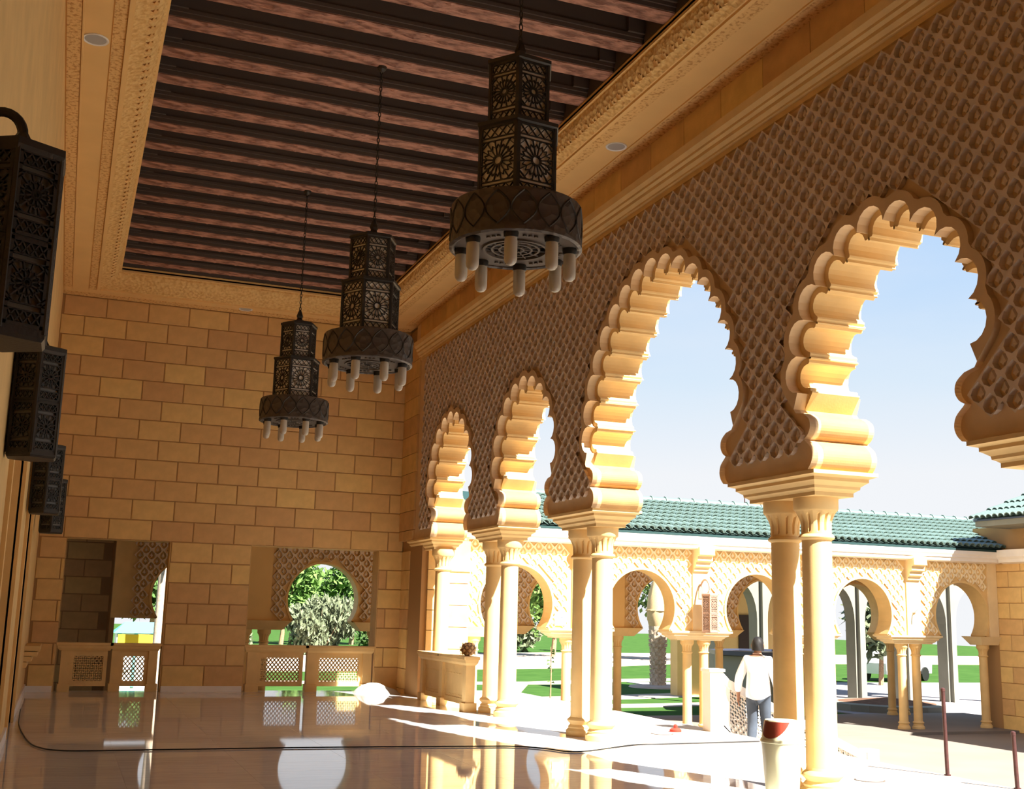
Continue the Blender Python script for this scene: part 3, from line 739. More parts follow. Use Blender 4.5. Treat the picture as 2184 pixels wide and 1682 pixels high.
def bulb_parts(t, n=8, R=.40):
    sm = MB().lathe([(.05, .0), (.055, -.015), (.05, -.05), (.035, -.052)], n=14).mesh('bulb_socket', 'iron', True)
    gm = MB().lathe([(.043, -.05), (.047, -.075), (.047, -.205), (.042, -.23), (.028, -.247), (.008, -.254)], n=16).mesh('bulb', 'bulb_glass', True)
    cm = MB().lathe([(.014, -.05), (.018, -.07), (.018, -.11), (.008, -.125)], n=8).mesh('filament_tube', 'milk_glass', True)
    for k in range(n):
        a = 2*pi*(k+.25)/n; o = link('bulb_socket', sm, t, (R*cos(a), R*sin(a), .0)); link('bulb', gm, o); link('filament_tube', cm, o)
def pendant(y, label, rot):
    t = thing('pendant_lantern', label, 'lantern', (2.9, y, 4.25), rot, 'pendant lanterns of the hall')
    MB().lathe([(.30, .30), (.478, .305), (.485, .295), (.485, .02), (.492, .01), (.492, -.012), (.47, -.022), (.45, -.012), (.45, .05), (.30, .05)], n=48, cap=False).build('drum', 'iron_drum', t, smooth=True)
    b = MB()                                              # raised wavy strapwork round the drum
    for k in range(16):
        a0 = 2*pi*k/16
        for s in (1, -1):
            pts = [(.487*cos(a0+s*.19*sin(pi*u/8*1.0)), .487*sin(a0+s*.19*sin(pi*u/8)), .03+.25*u/8) for u in range(9)]
            b.tube(pts, .007, 4)
    b.build('strapwork', 'iron', t)
    b = MB().lathe([(.24, -.006), (.45, -.006), (.45, .03), (.24, .03)], n=40, cap=False)
    for k in range(8):
        a = 2*pi*(k+.75)/8
        for w in range(3):
            b.lathe([(.016, -.02), (.016, -.006)], (.345*cos(a+(w-1)*.12), .345*sin(a+(w-1)*.12), 0), 8)
    b.build('bottom_ring', 'bronze', t)
    b = MB().lathe([(.225, -.02), (.245, -.02), (.245, .02), (.225, .02)], n=32, cap=False)
    for rr in (.06, .12, .175):
        b.lathe([(rr-.008, -.014), (rr+.008, -.014), (rr+.008, .0), (rr-.008, .0)], n=24, cap=False)
    for k in range(12):
        a = 2*pi*k/12; b.tube([(.04*cos(a), .04*sin(a), -.008), (.228*cos(a+.2), .228*sin(a+.2), -.008)], .007, 4)
    b.build('pierced_rosette', 'bronze', t); MB().lathe([(.0, .03), (.24, .03), (.24, .036), (0, .036)], n=24, cap=False).build('back_plate', 'iron', t)
    tier(t, RL, .30, .88, f1, g1); tier(t, RU, .905, 1.40, f2, g2)
    MB().lathe([(.26, 1.405), (.25, 1.44), (.05, 1.50), (.035, 1.53), (.05, 1.56), (.03, 1.62), (.012, 1.66)], n=6).build('cap', 'iron', t)
    bulb_parts(t)
    b = MB(); z = 1.64; k = 0; zt = ZC-4.25
    while z < zt-.05:
        a = pi/2*(k % 2)
        b.tube([(.014*cos(a)*cos(q), .014*sin(a)*cos(q), z+.03+.034*sin(q)) for q in [2*pi*i/8 for i in range(9)]], .0055, 4, cap=False); z += .052; k += 1
    b.build('chain', 'iron', t)
    MB().lathe([(.0, zt), (.06, zt), (.05, zt-.03), (.02, zt-.06), (0, zt-.06)], n=14).build('ceiling_rose', 'iron', t)
    return t
pendant(7.60, 'largest and nearest pierced iron pendant lantern with a drum of bare bulbs', radians(8))
pendant(12.07, 'middle pierced iron pendant lantern hanging between the two others', radians(2))
pendant(16.42, 'smallest, farthest pierced iron pendant lantern, hanging before the brick end wall', radians(4))
f3, g3 = fret_mesh(.185, .37, pet=12), pane_mesh(.185, .37, 'dark_glass')
f4, g4 = f3, pane_mesh(.185, .37, 'lantern_pink')
def wall_lantern(x, y, z, rotz, label, group, gm, wall_d, mb='iron'):
    # local frame: wall lies at local -x
    t = thing('wall_lantern', label, 'lantern', (x, y, z), rotz, group); R = .185; ap = R*cos(pi/6)
    fr = MB()
    for k in range(6):
        a = 2*pi*k/6+pi/6; fr.lathe([(.016, 0), (.016, .78)], (R*cos(a), R*sin(a), 0), 6)
    def hexr(prof):
        secs = [[(r*cos(2*pi*k/6+pi/6), r*sin(2*pi*k/6+pi/6), zz) for k in range(6)] for r, zz in prof]; fr.loft(secs)
    hexr([(R+.0, -.03), (R+.012, -.015), (R+.012, .03)]); hexr([(R+.012, .745), (R+.022, .77), (R+.022, .80), (R-.03, .815)]); hexr([(R+.006, .378), (R+.006, .402)])
    fr.build('body_frame', mb, t)
    fs = {'iron': f3}.get(mb) or fret_cache
    for k in range(6):
        a = 2*pi*(k+.5)/6+pi/6
        for zz in (.20, .575):
            o = link('fretwork_panel', fs, t, (ap*cos(a), ap*sin(a), zz), (0, 0, a+pi/2)); link('pane', gm, o)
    r = (wall_d)/2
    MB().tube([(-r+r*cos(a), 0, .88+r*1.15*sin(a)) for a in [pi*i/12 for i in range(13)]]+[(-2*r, 0, .82)], .022, 8).build('hook_arm', mb, t, smooth=True)
    MB().lathe([(.07, .80), (.05, .84), (.022, .89)], n=6).build('cap', mb, t)
    MB().box(-2*r-.0, -2*r+.03, -.06, .06, .70, .98).build('wall_plate', mb, t)
    return t
q3 = fret_mesh(.185, .37, pet=12); q3.materials.clear(); q3.materials.append(MATS['lantern_pink']); fret_cache = q3
GL = 'iron lanterns along the left wall'
for x, y, lb in ((-.33, 5.06, 'large dark pierced iron wall lantern cut by the left edge, nearest of its row'), (-.305, 9.2, 'second dark pierced iron wall lantern along the left wall, below the largest one'), (-.29, 15.02, 'third dark pierced iron lantern of the left wall, partly hidden by the second'), (-.245, 19.2, 'farthest, smallest dark pierced iron lantern of the left wall')):
    wall_lantern(x, y, 2.67, 0, lb, GL, g3, x-XL)
wall_lantern(13.15, YF-.42, 1.32, pi/2*3, 'brownish pierced wall lantern on the sunlit pier of the colonnade', 'court lanterns', g4, .40, 'lantern_pink')
t = thing('lantern_bracket', 'small empty wall bracket on the sunlit colonnade pier left of the rusty posts', 'bracket', (18.95, YF-.034, 1.85))
MB().lathe([(.05, 0), (.05, .02)], n=10).build('wall_plate', 'white_paint', t); MB().tube([(0, -.02, .02), (0, -.14, .08), (0, -.2, .02), (0, -.2, -.05)], .015, 6).build('arm', 'white_paint', t)
# ---- recessed ceiling lights
for (x, y), lb in (((-.19, 12.03), 'round recessed downlight in the left ceiling border'), ((6.02, 12.3), 'round recessed downlight in the right ceiling border above the arcade'), ((2.91, 22.6), 'small round recessed downlight in the ceiling border over the end wall')):
    t = thing('downlight', lb, 'ceiling light', (x, y, ZS-.001), group='recessed ceiling lights')
    MB().lathe([(.10, -.002), (.13, -.012), (.135, -.004), (.135, 0)], n=28, cap=False).build('trim_ring', 'white_paint', t); MB().lathe([(.11, -.006), (.11, 0)], n=28).build('lens', 'grey_disc', t)
# ---- balustrades
def lattice(w, h, fnm, par, m='stone', dep=.03, cell=.075):
    b = MB(); na, nb = max(2, round(w/cell)), max(2, round(h/(cell*1.25))); cw, chh = w/na, h/nb
    f = fnm
    for i in range(-nb, na+1):
        for s in (1, -1):
            # diagonals of a lozenge net, clipped to the panel
            x0_, z0_ = (i*cw, 0) if s > 0 else (i*cw, h); x1_, z1_ = x0_+nb*cw, h if s > 0 else 0
            ta = max(0, -x0_/(x1_-x0_)) if x0_ < 0 else 0; tb = min(1, (w-x0_)/(x1_-x0_)) if x1_ > w else 1
            if tb <= ta: continue
            A = (x0_+(x1_-x0_)*ta, z0_+(z1_-z0_)*ta); Bp = (x0_+(x1_-x0_)*tb, z0_+(z1_-z0_)*tb)
            dx, dz = Bp[0]-A[0], Bp[1]-A[1]; L = hypot(dx, dz)
            if L < .02: continue
            nx, nz_ = -dz/L*.010, dx/L*.010
            q = [(A[0]+nx, A[1]+nz_), (A[0]-nx, A[1]-nz_), (Bp[0]-nx, Bp[1]-nz_), (Bp[0]+nx, Bp[1]+nz_)]
            b.add([f(x, z, 0) for x, z in q]+[f(x, z, dep) for x, z in q], [(4, 5, 6, 7), (0, 3, 2, 1), (0, 1, 5, 4), (1, 2, 6, 5), (2, 3, 7, 6), (3, 0, 4, 7)])
    return b.build('lattice_panel', m, par)
def balu(name, label, fn, posts, panels, caps, group, m='stone', back=False, H=.88):
    # fn(a, d, z): a along the run, d depth (0..0.2)
    t = thing(name, label, 'balustrade', group=group)
    def bx_(a0, a1, d0, d1, z0, z1, nm):
        return MB().add([fn(a, d, z) for z in (z0, z1) for d in (d0, d1) for a in (a0, a1)], [(0, 2, 3, 1), (4, 5, 7, 6), (0, 1, 5, 4), (2, 6, 7, 3), (0, 4, 6, 2), (1, 3, 7, 5)]).build(nm, m, t)
    for a0, a1 in caps:
        b = MB(); secs = [[fn(a0-e, -e, z), fn(a1+e, -e, z), fn(a1+e, .16+e, z), fn(a0-e, .16+e, z)] for e, z in ((0, H-.14), (.03, H-.10), (.04, H-.05), (.055, H-.045), (.055, H))]
        b.loft(secs).build('cap_rail', m, t)
    for a0, a1 in posts:
        bx_(a0, a1, .0, .16, 0, H-.13, 'post'); bx_(a0-.02, a1+.03, -.03, .19, 0, .14, 'foot')
    for a0, a1 in panels:
        fw_ = .07
        o = bx_(a0, a1, .045, .115, H-.24, H-.13, 'top_bar'); bx_(a0, a1, .045, .115, .1, .19, 'bottom_bar')
        bx_(a0, a0+fw_, .045, .115, .19, H-.24, 'stile'); bx_(a1-fw_, a1, .045, .115, .19, H-.24, 'stile')
        if not back: lattice(a1-a0-2*fw_, H-.24-.19, lambda x, z, d, a0=a0: fn(a0+fw_+x, .065+d, .19+z), t, m)
        if back:
            bx_(a0+.02, a1-.02, .062, .10, .15, H-.2, 'solid_panel'); b = MB()
            for zz in (.23, H-.30):
                for k in range(12):
                    aa = a0+fw_+.03+(a1-a0-2*fw_-.06)*k/11; b.add([fn(aa-.012, .0615, zz), fn(aa, .0615, zz+.018), fn(aa+.012, .0615, zz), fn(aa, .0615, zz-.018), fn(aa, .05, zz)], [(0, 1, 4), (1, 2, 4), (2, 3, 4), (3, 0, 4)])
            b.build('carved_dots', m, t, kind='stuff')
    return t
fe = lambda a, d, z: (a, YE+.06+d, z)
GB = 'pierced stone balustrades'
balu('window_balustrade', 'pierced stone balustrade in the left opening of the end wall', fe, [(.09, .25), (.97, 1.12), (1.63, 1.79)], [(.25, .90), (1.12, 1.63)], [(.05, .93), (.99, 1.79)], GB)
balu('window_balustrade', 'pierced stone balustrade in the right opening, under the round arch with the bush', fe, [(3.46, 3.66), (4.62, 4.80), (5.74, 5.92)], [(3.66, 4.55), (4.80, 5.74)], [(3.44, 4.58), (4.63, 5.93)], GB)
fa = lambda a, d, z: (6.315+d, 20.95-a, z)
balu('arcade_balustrade', 'stone balustrade closing the farthest arch of the arcade, sunlit along its top', fa, [(.0, .16), (1.14, 1.32), (2.42, 2.6)], [(.16, 1.14), (1.32, 2.42)], [(-.02, 1.19), (1.25, 2.62)], GB, back=True)
# stair balustrade, sloping down into the court
t = thing('stair_balustrade', 'white pierced stone stair balustrade sloping down beside the walking man', 'balustrade')
ys_ = 15.02
MB().box(8.88, 9.10, ys_-.1, ys_+.12, 0, .84).loft([[(8.86, ys_-.12, .84), (9.12, ys_-.12, .84), (9.12, ys_+.14, .84), (8.86, ys_+.14, .84)], [(8.86, ys_-.12, .88), (9.12, ys_-.12, .88), (9.12, ys_+.14, .88), (8.86, ys_+.14, .88)]]).build('newel_post', 'white_stone', t)
def topz(x): return .84-.06*min(1, (x-9.1)/.12)-.45*(x-9.1)
Xs = [9.1, 9.16, 9.22, 9.4, 9.8, 10.4, 11.0, 11.65]
MB().loft([[(x, ys_-.07, topz(x)-.13), (x, ys_-.07, topz(x)), (x, ys_+.09, topz(x)), (x, ys_+.09, topz(x)-.13)] for x in Xs]).build('sloping_rail', 'white_stone', t)
MB().loft([[(x, ys_-.05, topz(x)-.88), (x, ys_-.05, topz(x)-.72), (x, ys_+.07, topz(x)-.72), (x, ys_+.07, topz(x)-.88)] for x in Xs]).build('bottom_rail', 'white_stone', t)
for x in (9.1, 10.3, 11.5): MB().loft([[(xx, ys_-.05, topz(xx)-.75), (xx, ys_-.05, topz(xx)-.1), (xx, ys_+.07, topz(xx)-.1), (xx, ys_+.07, topz(xx)-.75)] for xx in (x, x+.14)]).build('stile', 'white_stone', t)
lattice(2.38, .62, lambda x, z, d: (9.14+x, ys_-.02+d, topz(9.14+x)-.74+z), t, 'white_stone', cell=.085)
MB().box(11.62, 11.82, ys_-.1, ys_+.12, ZG, -.30).build('end_post', 'white_stone', t)
# ---- bin
t = thing('swing_bin', 'cream plastic bin with a dark red swing flap beside the nearest column pair', 'bin', (6.24, 9.24, 0))
MB().lathe([(.135, 0), (.145, .012), (.178, .47), (.182, .50), (.182, .52)], n=36).build('body', 'bin_plastic', t, smooth=True)
MB().lathe([(.186, .505), (.192, .512), (.192, .53), (.186, .538)], n=36, cap=False).build('rim', 'bin_plastic', t, smooth=True)
# closed tapering hood with a swing flap in its side
MB().lathe([(.184, .53), (.180, .545), (.150, .695), (.146, .705), (.10, .708)], n=36).build('hood', 'bin_plastic', t, smooth=True)
secs = []; ca0 = radians(198)
for u in range(7):
    ring = []
    for k in range(17):
        a = (k/16-.5)*2*radians(66); zl = .548+.142*min(1, abs(a)/radians(66))**2; z = zl+(.694-zl)*u/6
        r = .184-(z-.53)*.206+.003; ring.append((r*cos(ca0+a), r*sin(ca0+a), z))
    secs.append(ring)
MB().loft(secs, cap=False, closed=False).build('swing_flap', 'bin_flap', t, smooth=True)
# ---- steel posts at the head of the stair
for (x, y), ln, ph, lb in (((9.07, 10.33), .015, .92, 'taller rusty steel post standing at the terrace edge'), ((9.07, 9.345), .03, .56, 'shorter rusty steel post cut short near the right edge of the view')):
    t = thing('steel_post', lb, 'post', (x, y, 0), group='rusty posts on the terrace edge')
    MB().lathe([(.021, 0), (.021, ph-.02)], n=14).build('shaft', 'rust', t, smooth=True); MB().lathe([(.035, 0), (.035, .012)], n=14).build('foot_plate', 'rust', t); MB().lathe([(.024, ph-.04), (.024, ph-.01), (.01, ph)], n=14).build('cap', 'rust', t)
    t.rotation_euler = (0, -ln, 0)
# ---- small things on the floor
t = thing('floor_fitting', 'small red plastic cap lying on the sunlit terrace', 'cap', (8.34, 14.98, 0))
MB().lathe([(.085, 0), (.085, .03), (.06, .05), (.03, .055)], n=16).build('dome', 'red', t, smooth=True); MB().lathe([(.025, .05), (.03, .09), (.01, .105)], n=10).build('knob', 'red', t)
for (x, y), lb in (((8.0, 14.75), 'flat round floor light cover beside the small red cap'), ((7.95, 10.2), 'flat round floor light cover left of the rusty posts')):
    t = thing('floor_light', lb, 'floor light', (x, y, 0), group='round floor lights')
    MB().lathe([(.14, 0), (.14, .006), (.12, .008)], n=28).build('cover', 'grey_disc', t); MB().lathe([(.155, 0), (.155, .004), (.14, .006)], n=28, cap=False).build('rim', 'bronze', t)
CB = [(-.42, 19.2), (-.40, 18.16), (-.36, 16.68), (-.207, 14.857), (-.06, 14.2), (.15, 13.93), (.5, 13.86), (1.276, 13.844), (3.071, 13.79), (4.756, 13.63), (5.33, 13.54), (5.61, 13.25), (5.755, 12.95), (6.08, 12.98), (6.883, 13.45), (7.3, 13.5), (7.8, 13.527), (8.835, 13.594)]
def smooth(P, k=6):
    out = []
    for i in range(len(P)-1):
        p = [Vector(P[max(0, min(len(P)-1, i+j))]) for j in (-1, 0, 1, 2)]
        for s in range(k):
            u = s/k; out.append(.5*((2*p[1])+(p[2]-p[0])*u+(2*p[0]-5*p[1]+4*p[2]-p[3])*u*u+(3*p[1]-p[0]-3*p[2]+p[3])*u**3))
    return out+[Vector(P[-1])]
tag(MB().tube([(p[0], p[1], .011) for p in smooth([(x, y, 0) for x, y in CB])], .008, 6).build('power_cable', 'black_rubber', smooth=True), 'long black cable lying across the polished floor', 'cable')
# heap of pale sheeting in the sunny corner
n, m_ = 40, 14; secs = []; rnd = random.Random(3)
for j in range(m_+1):
    u = j/m_; ring = []
    for i in range(n):
        a = 2*pi*i/n; rr = (1-u)*(1+.10*sin(3*a+1)+.06*sin(7*a+2)+.03*sin(13*a))
        h = .20*(1-(1-u)**1.9)*(1+.05*sin(5*a)*(1-u))+.012*sin(9*a+8*u)
        ring.append(((.38 if cos(a) < 0 else .50)*rr*cos(a), .34*rr*sin(a), max(0, h if j else 0)))
    secs.append(ring)
hp = MB().loft(secs).build('sheet_heap', 'canvas', smooth=True); hp.location = (5.80, 22.46, 0); hp.rotation_euler = (0, 0, radians(-8))
tag(hp, 'pale heap of crumpled sheeting lit by the sun in the far corner of the floor', 'cloth')
# brown scaly bundle on the sill of the far balustrade
t = thing('scale_bundle', 'rounded brown scaly bundle resting on the sunlit balustrade sill', 'bundle', (6.52, 18.86, .88))
MB().lathe([(.05, 0), (.11, .04), (.13, .1), (.11, .17), (.06, .21), (.01, .22)], n=18).build('core', 'bark', t, smooth=True)
for j in range(4):
    for i in range(9):
        a = 2*pi*(i+.5*(j % 2))/9; z = .03+.05*j; r = (.115, .135, .13, .095)[j]
        q = bme.setdefault('scale', MB().add([(0, -.035, 0), (.018, 0, -.02), (0, .035, 0), (.012, 0, .04)], [(0, 1, 3), (1, 2, 3), (0, 2, 1)]).mesh('scale', 'frond_dry'))
        link('scale', q, t, (r*cos(a), r*sin(a), z), (0, 0, a))
# notice taped to the carved wall
t = thing('paper_notice', 'white paper notice with a blue scribble taped to the carved colonnade wall', 'notice', (9.78, YF-.034, 1.52))
MB().box(-.13, .13, -.004, 0, -.14, .14).build('sheet', 'paper', t)
MB().tube([(-.06, -.006, -.03), (-.03, -.006, .0), (0, -.006, -.005), (.05, -.006, .035), (.03, -.006, .0)], .006, 5).build('scribble', 'ink', t)
# aerial on the roof
t = thing('roof_aerial', 'thin television aerial on the green tiled roof ridge', 'aerial', (15.6, RY, RZ+.1))
MB().tube([(0, 0, 0), (0, 0, .42)], .012, 6).tube([(-.28, 0, .36), (.3, 0, .38)], .008, 6).build('mast', 'rust', t)
for k in range(4): MB().tube([(-.22+.14*k, -.12, .37), (-.22+.14*k, .12, .37)], .006, 5).build('rod', 'rust', t)
# ---- garden: trees, shrubs, palm
def leaf_cloud(name, m, par, blobs, n, size, seed, droop=0, shape=(1, 1, 1)):
    r = random.Random(seed); q = MB()
    for _ in range(n):
        bx_, by_, bz_, br = r.choice(blobs)
        while True:
            d = Vector((r.uniform(-1, 1), r.uniform(-1, 1), r.uniform(-1, 1)))
            if .35 < d.length < 1: break
        p = Vector((bx_, by_, bz_))+Vector((d.x*shape[0], d.y*shape[1], d.z*shape[2]))*br
        a = Vector((r.uniform(-1, 1), r.uniform(-1, 1), r.uniform(-1, 1)-droop)).normalized()*size*r.uniform(.6, 1.3); b = a.cross(Vector((r.uniform(-1, 1), r.uniform(-1, 1), r.uniform(-1, 1)))).normalized()*size*.35
        q.add([tuple(p-a), tuple(p+b), tuple(p+a), tuple(p-b)], [(0, 1, 2, 3)])
    return q.build(name, m, par, fix=False)
def tree(label, x, y, h, r, m, seed, z0=-1.1, n=2200, size=.28, group=None, name='garden_tree'):
    t = thing(name, label, 'tree', (x, y, z0), group=group); rr = random.Random(seed)
    MB().tube([(0, 0, 0), (.05*r, .03, h*.3), (-.04*r, 0, h*.6), (0, 0, h*.8)], [.12*r*.5, .1*r*.5, .07*r*.5, .02], 8).build('trunk', 'bark', t, smooth=True)
    b = MB()
    for k in range(6):
        a = rr.uniform(0, 6.28); b.tube([(0, 0, h*.4), (cos(a)*r*.35, sin(a)*r*.35, h*.55), (cos(a)*r*.65, sin(a)*r*.65, h*.72)], [.05*r*.5, .035*r*.5, .012], 6)
    b.build('branches', 'bark', t, smooth=True)
    blobs = [(rr.uniform(-.55, .55)*r, rr.uniform(-.55, .55)*r, h*rr.uniform(.45, .85), r*rr.uniform(.3, .55)) for _ in range(14)]
    o = leaf_cloud('foliage', m, t, blobs, n, size, seed); o['kind'] = 'stuff'
    return t
def shrub(label, x, y, h, r, m, seed, n=1800, size=.16, droop=.6, z0=-1.1, group=None):
    t = thing('garden_shrub', label, 'shrub', (x, y, z0), group=group); rr = random.Random(seed)
    b = MB()
    for k in range(7):
        a = 2*pi*k/7; b.tube([(.05*cos(a), .05*sin(a), 0), (cos(a)*r*.4, sin(a)*r*.4, h*.5), (cos(a)*r*.6, sin(a)*r*.6, h*.8)], [.04, .025, .01], 5)
    b.build('stems', 'bark', t)
    blobs = [(rr.uniform(-.6, .6)*r, rr.uniform(-.6, .6)*r, h*rr.uniform(.25, .8), r*rr.uniform(.3, .5)) for _ in range(12)]
    o = leaf_cloud('foliage', m, t, blobs, n, size, seed, droop); o['kind'] = 'stuff'
    return t
shrub('grey-green weeping shrub filling the right round arch of the end wall', 14.8, 70, 3.3, 2.7, 'leaf_grey', 11, n=6500, size=.24, droop=1.2)
shrub('low grey-green shrub at the left of the weeping shrub, beyond the right opening', 10.2, 74, 2.3, 1.3, 'leaf_grey', 12, n=900, size=.25)
shrub('low green bush behind the weeping shrub, at its right', 19.6, 76, 2.3, 1.3, 'leaf', 13, n=900, size=.25)
tree('bright green tree rising left behind the weeping shrub', 15.6, 88, 6.3, 3.0, 'leaf_light', 21, n=2600, size=.36)
tree('tall bright green tree rising right behind the weeping shrub', 21.4, 90, 7.0, 3.4, 'leaf_light', 22, n=2800, size=.36)
tree('green tree seen through the left opening of the end wall', 5.0, 72, 6.4, 3.2, 'leaf', 23, n=2600, size=.34)
tree('tall dark green tree behind the far end of the arcade, left of the roof', 20.5, 62, 9.6, 3.0, 'leaf_grey', 24, n=2600, size=.34)
k = 0
for x, y, h, r, m, lb in [(24.5, 72, 6.5, 2.8, 'leaf', 'green tree in the second round arch, behind the bare palm'), (30, 70, 6, 3, 'leaf_light', 'light green tree right of the bare palm'), (18.8, 60, 4.6, 2.2, 'leaf_grey', 'grey-green tree seen in the sliver of the first round arch'), (37, 66, 6.5, 3.2, 'leaf', 'dark green tree behind the grey pavilion'), (33.5, 42, 4.6, 1.9, 'leaf_grey', 'grey-green tree seen through the fourth round arch'), (-2.5, 84, 6, 3, 'leaf', 'far green tree beyond the left opening'), (27.5, 92, 6.5, 3, 'leaf', 'far tree behind the first columns of the colonnade')]:
    tree(lb, x, y, h, r, m, 40+k, n=1800, size=.34, group='trees of the garden'); k += 1
for i, (x, y) in enumerate([(26.0, 80), (31.5, 79), (37.0, 80.5)]):
    shrub(f'{["left","middle","right"][i]} bush of the low row seen under the first round arch', x, y, 2.6, 2.0, 'leaf_grey', 60+i, n=700, size=.3, group='low bushes at the garden edge')
# bare palm with bound fronds
t = thing('date_palm', 'young date palm with its dry fronds bound into a pointed bundle', 'tree', (22.05, 41, -1.1))
MB().lathe([(.34, -.05), (.30, .15), (.27, .8), (.29, 1.5), (.34, 2.1), (.36, 2.35)], n=16).build('trunk', 'palm_bark', t, smooth=True)
for j in range(14):
    for i in range(9):
        a = 2*pi*(i+.5*(j % 2))/9; z = .12+.165*j; r = .27 if z < 1.6 else .31
        link('trunk_scale', bme.setdefault('tscale', MB().add([(-.01, -.10, -.05), (.05, 0, -.06), (-.01, .10, -.05), (.07, 0, .09), (-.02, 0, .05)], [(0, 1, 3), (1, 2, 3), (0, 3, 4), (2, 4, 3)]).mesh('trunk_scale', 'palm_bark')), t, (r*cos(a), r*sin(a), z), (0, 0, a))
MB().lathe([(.34, 2.3), (.44, 2.6), (.46, 3.0), (.36, 3.6), (.22, 4.1), (.15, 4.25), (.10, 4.3)], n=14, mod=lambda a, z: 1+.07*sin(7*a+z*4)).build('bound_fronds', 'frond_dry', t, smooth=True)
b = MB(); rr = random.Random(5)
for k in range(14):
    a = rr.uniform(0, 6.28); b.tube([(.08*cos(a), .08*sin(a), 4.2), (.25*cos(a), .25*sin(a), 4.6), (.7*cos(a), .7*sin(a), 4.75), (1.0*cos(a), 1.0*sin(a), 4.5)], [.04, .06, .05, .01], 4)
b.build('frond_tuft', 'leaf_grey', t)
MB().lathe([(.34, 2.9), (.49, 2.93), (.49, 2.97), (.34, 3.0)], n=14, cap=False).build('binding_rope', 'frond_dry', t)
MB().lathe([(1.15, 0), (1.1, .06), (.3, .10)], n=24).build('sand_ring', 'sand', t)
t = thing('sunlit_palm_trunk', 'orange-lit bare trunk at the right edge of the left opening', 'tree', (2.62, 33.5, -1.1))
MB().lathe([(.22, 0), (.19, 1.0), (.17, 3.4), (.2, 4.4)], n=14).build('trunk', 'palm_bark', t, smooth=True)
b = MB()
for k in range(10):
    a = 2*pi*k/10; b.tube([(0, 0, 4.3), (.7*cos(a), .7*sin(a), 5.0), (1.5*cos(a), 1.5*sin(a), 4.7)], [.05, .10, .02], 4)
b.build('fronds', 'leaf', t)
# young stakes on the lawn
for (x, y), lb in (((14.5, 34.0), 'thin dark sapling stake on the lawn under the first round arch'), ((20.6, 42.0), 'thin pale sapling stake on the lawn left of the bare palm')):
    t = thing('sapling', lb, 'sapling', (x, y, -1.1), group='saplings on the lawn')
    MB().tube([(0, 0, 0), (.02, 0, .9), (0, .02, 1.7)], [.025, .02, .008], 6).build('stem', 'bark', t)
    b = MB(); rr = random.Random(int(x*10))
    for k in range(16):
        a = rr.uniform(0, 6.28); z = rr.uniform(.6, 1.7); b.add([(0, 0, z), (.10*cos(a), .10*sin(a), z+.05), (.14*cos(a+.3), .14*sin(a+.3), z-.02)], [(0, 1, 2)])
    b.build('leaves', 'leaf', t, fix=False)
# small site hut and yellow skip seen over the left balustrade
t = thing('site_hut', 'small white hut with teal framed panels beyond the left opening', 'hut', (2.5, 38, -1.1))
MB().box(-.8, .8, 0, 1.6, 0, 1.85).build('walls', 'white_paint', t); MB().add([(-.9, -.12, 1.82), (.9, -.12, 1.82), (.9, 1.7, 1.82), (-.9, 1.7, 1.82), (-.55, .8, 2.15), (.55, .8, 2.15)], [(0, 1, 5, 4), (1, 2, 5), (2, 3, 4, 5), (3, 0, 4), (0, 3, 2, 1)]).build('roof', 'teal_paint', t)
for x in (-.72, -.24, .24, .72): MB().box(x-.05, x+.05, -.03, .01, .2, 1.82).build('frame_bar', 'teal_paint', t)
t = thing('yellow_barrier', 'low yellow barrier in front of the white hut', 'barrier', (2.3, 35, -1.1))
MB().box(-.7, .7, 0, .1, 1.55, 1.85).build('board', 'yellow_paint', t)
for x in (-.6, .6): MB().box(x-.04, x+.04, .02, .08, 0, 1.6).build('leg', 'yellow_paint', t)
# fountain block behind the walking man
t = thing('fountain_basin', 'low grey-green basin wall with a dark blue rim behind the walking man', 'fountain', (19.4, 29.6, -1.1))
MB().lathe([(1.55, 0), (1.55, .15), (1.45, .2), (1.45, 1.65)], n=8).build('wall', 'greygreen', t)
MB().lathe([(1.45, 1.65), (1.62, 1.68), (1.62, 1.80), (1.3, 1.82), (1.3, 1.5), (0, 1.5)], n=8).build('rim', 'navy', t)
t = thing('planter_bed', 'dark planting bed on the shaded paving behind the colonnade', 'planter', (24.5, 30.5, -1.07))
MB().lathe([(1.9, 0), (1.9, .2), (1.7, .22)], n=20).build('kerb', 'grey_stone', t); MB().lathe([(1.7, .2), (.3, .34), (.02, .36)], n=20).build('soil', 'soil', t)
# a parked car far off under the fourth arch
t = thing('parked_car', 'pale car parked far off, seen through the fourth round arch', 'car', (37.5, 46.0, -1.1), radians(20))
MB().prism([(-2, .35), (2, .35), (2.05, .75), (1.2, .9), (.7, 1.4), (-1.0, 1.42), (-1.7, .95), (-2.05, .85)], lambda x, z: (x, -.8, z), lambda x, z: (x, .8, z)).build('body', 'white_paint', t)
MB().prism([(.95, .92), (.62, 1.34), (-.95, 1.36), (-1.45, .95)], lambda x, z: (x, -.82, z), lambda x, z: (x, .82, z)).build('windows', 'navy', t)
for x in (-1.25, 1.3):
    for s in (-.78, .78):
        q = MB().lathe([(.33, -.1), (.33, .1)], n=16); q.v = [(x+a, s+c, .33+b_) for a, b_, c in q.v]; q.build('wheel', 'black_rubber', t)
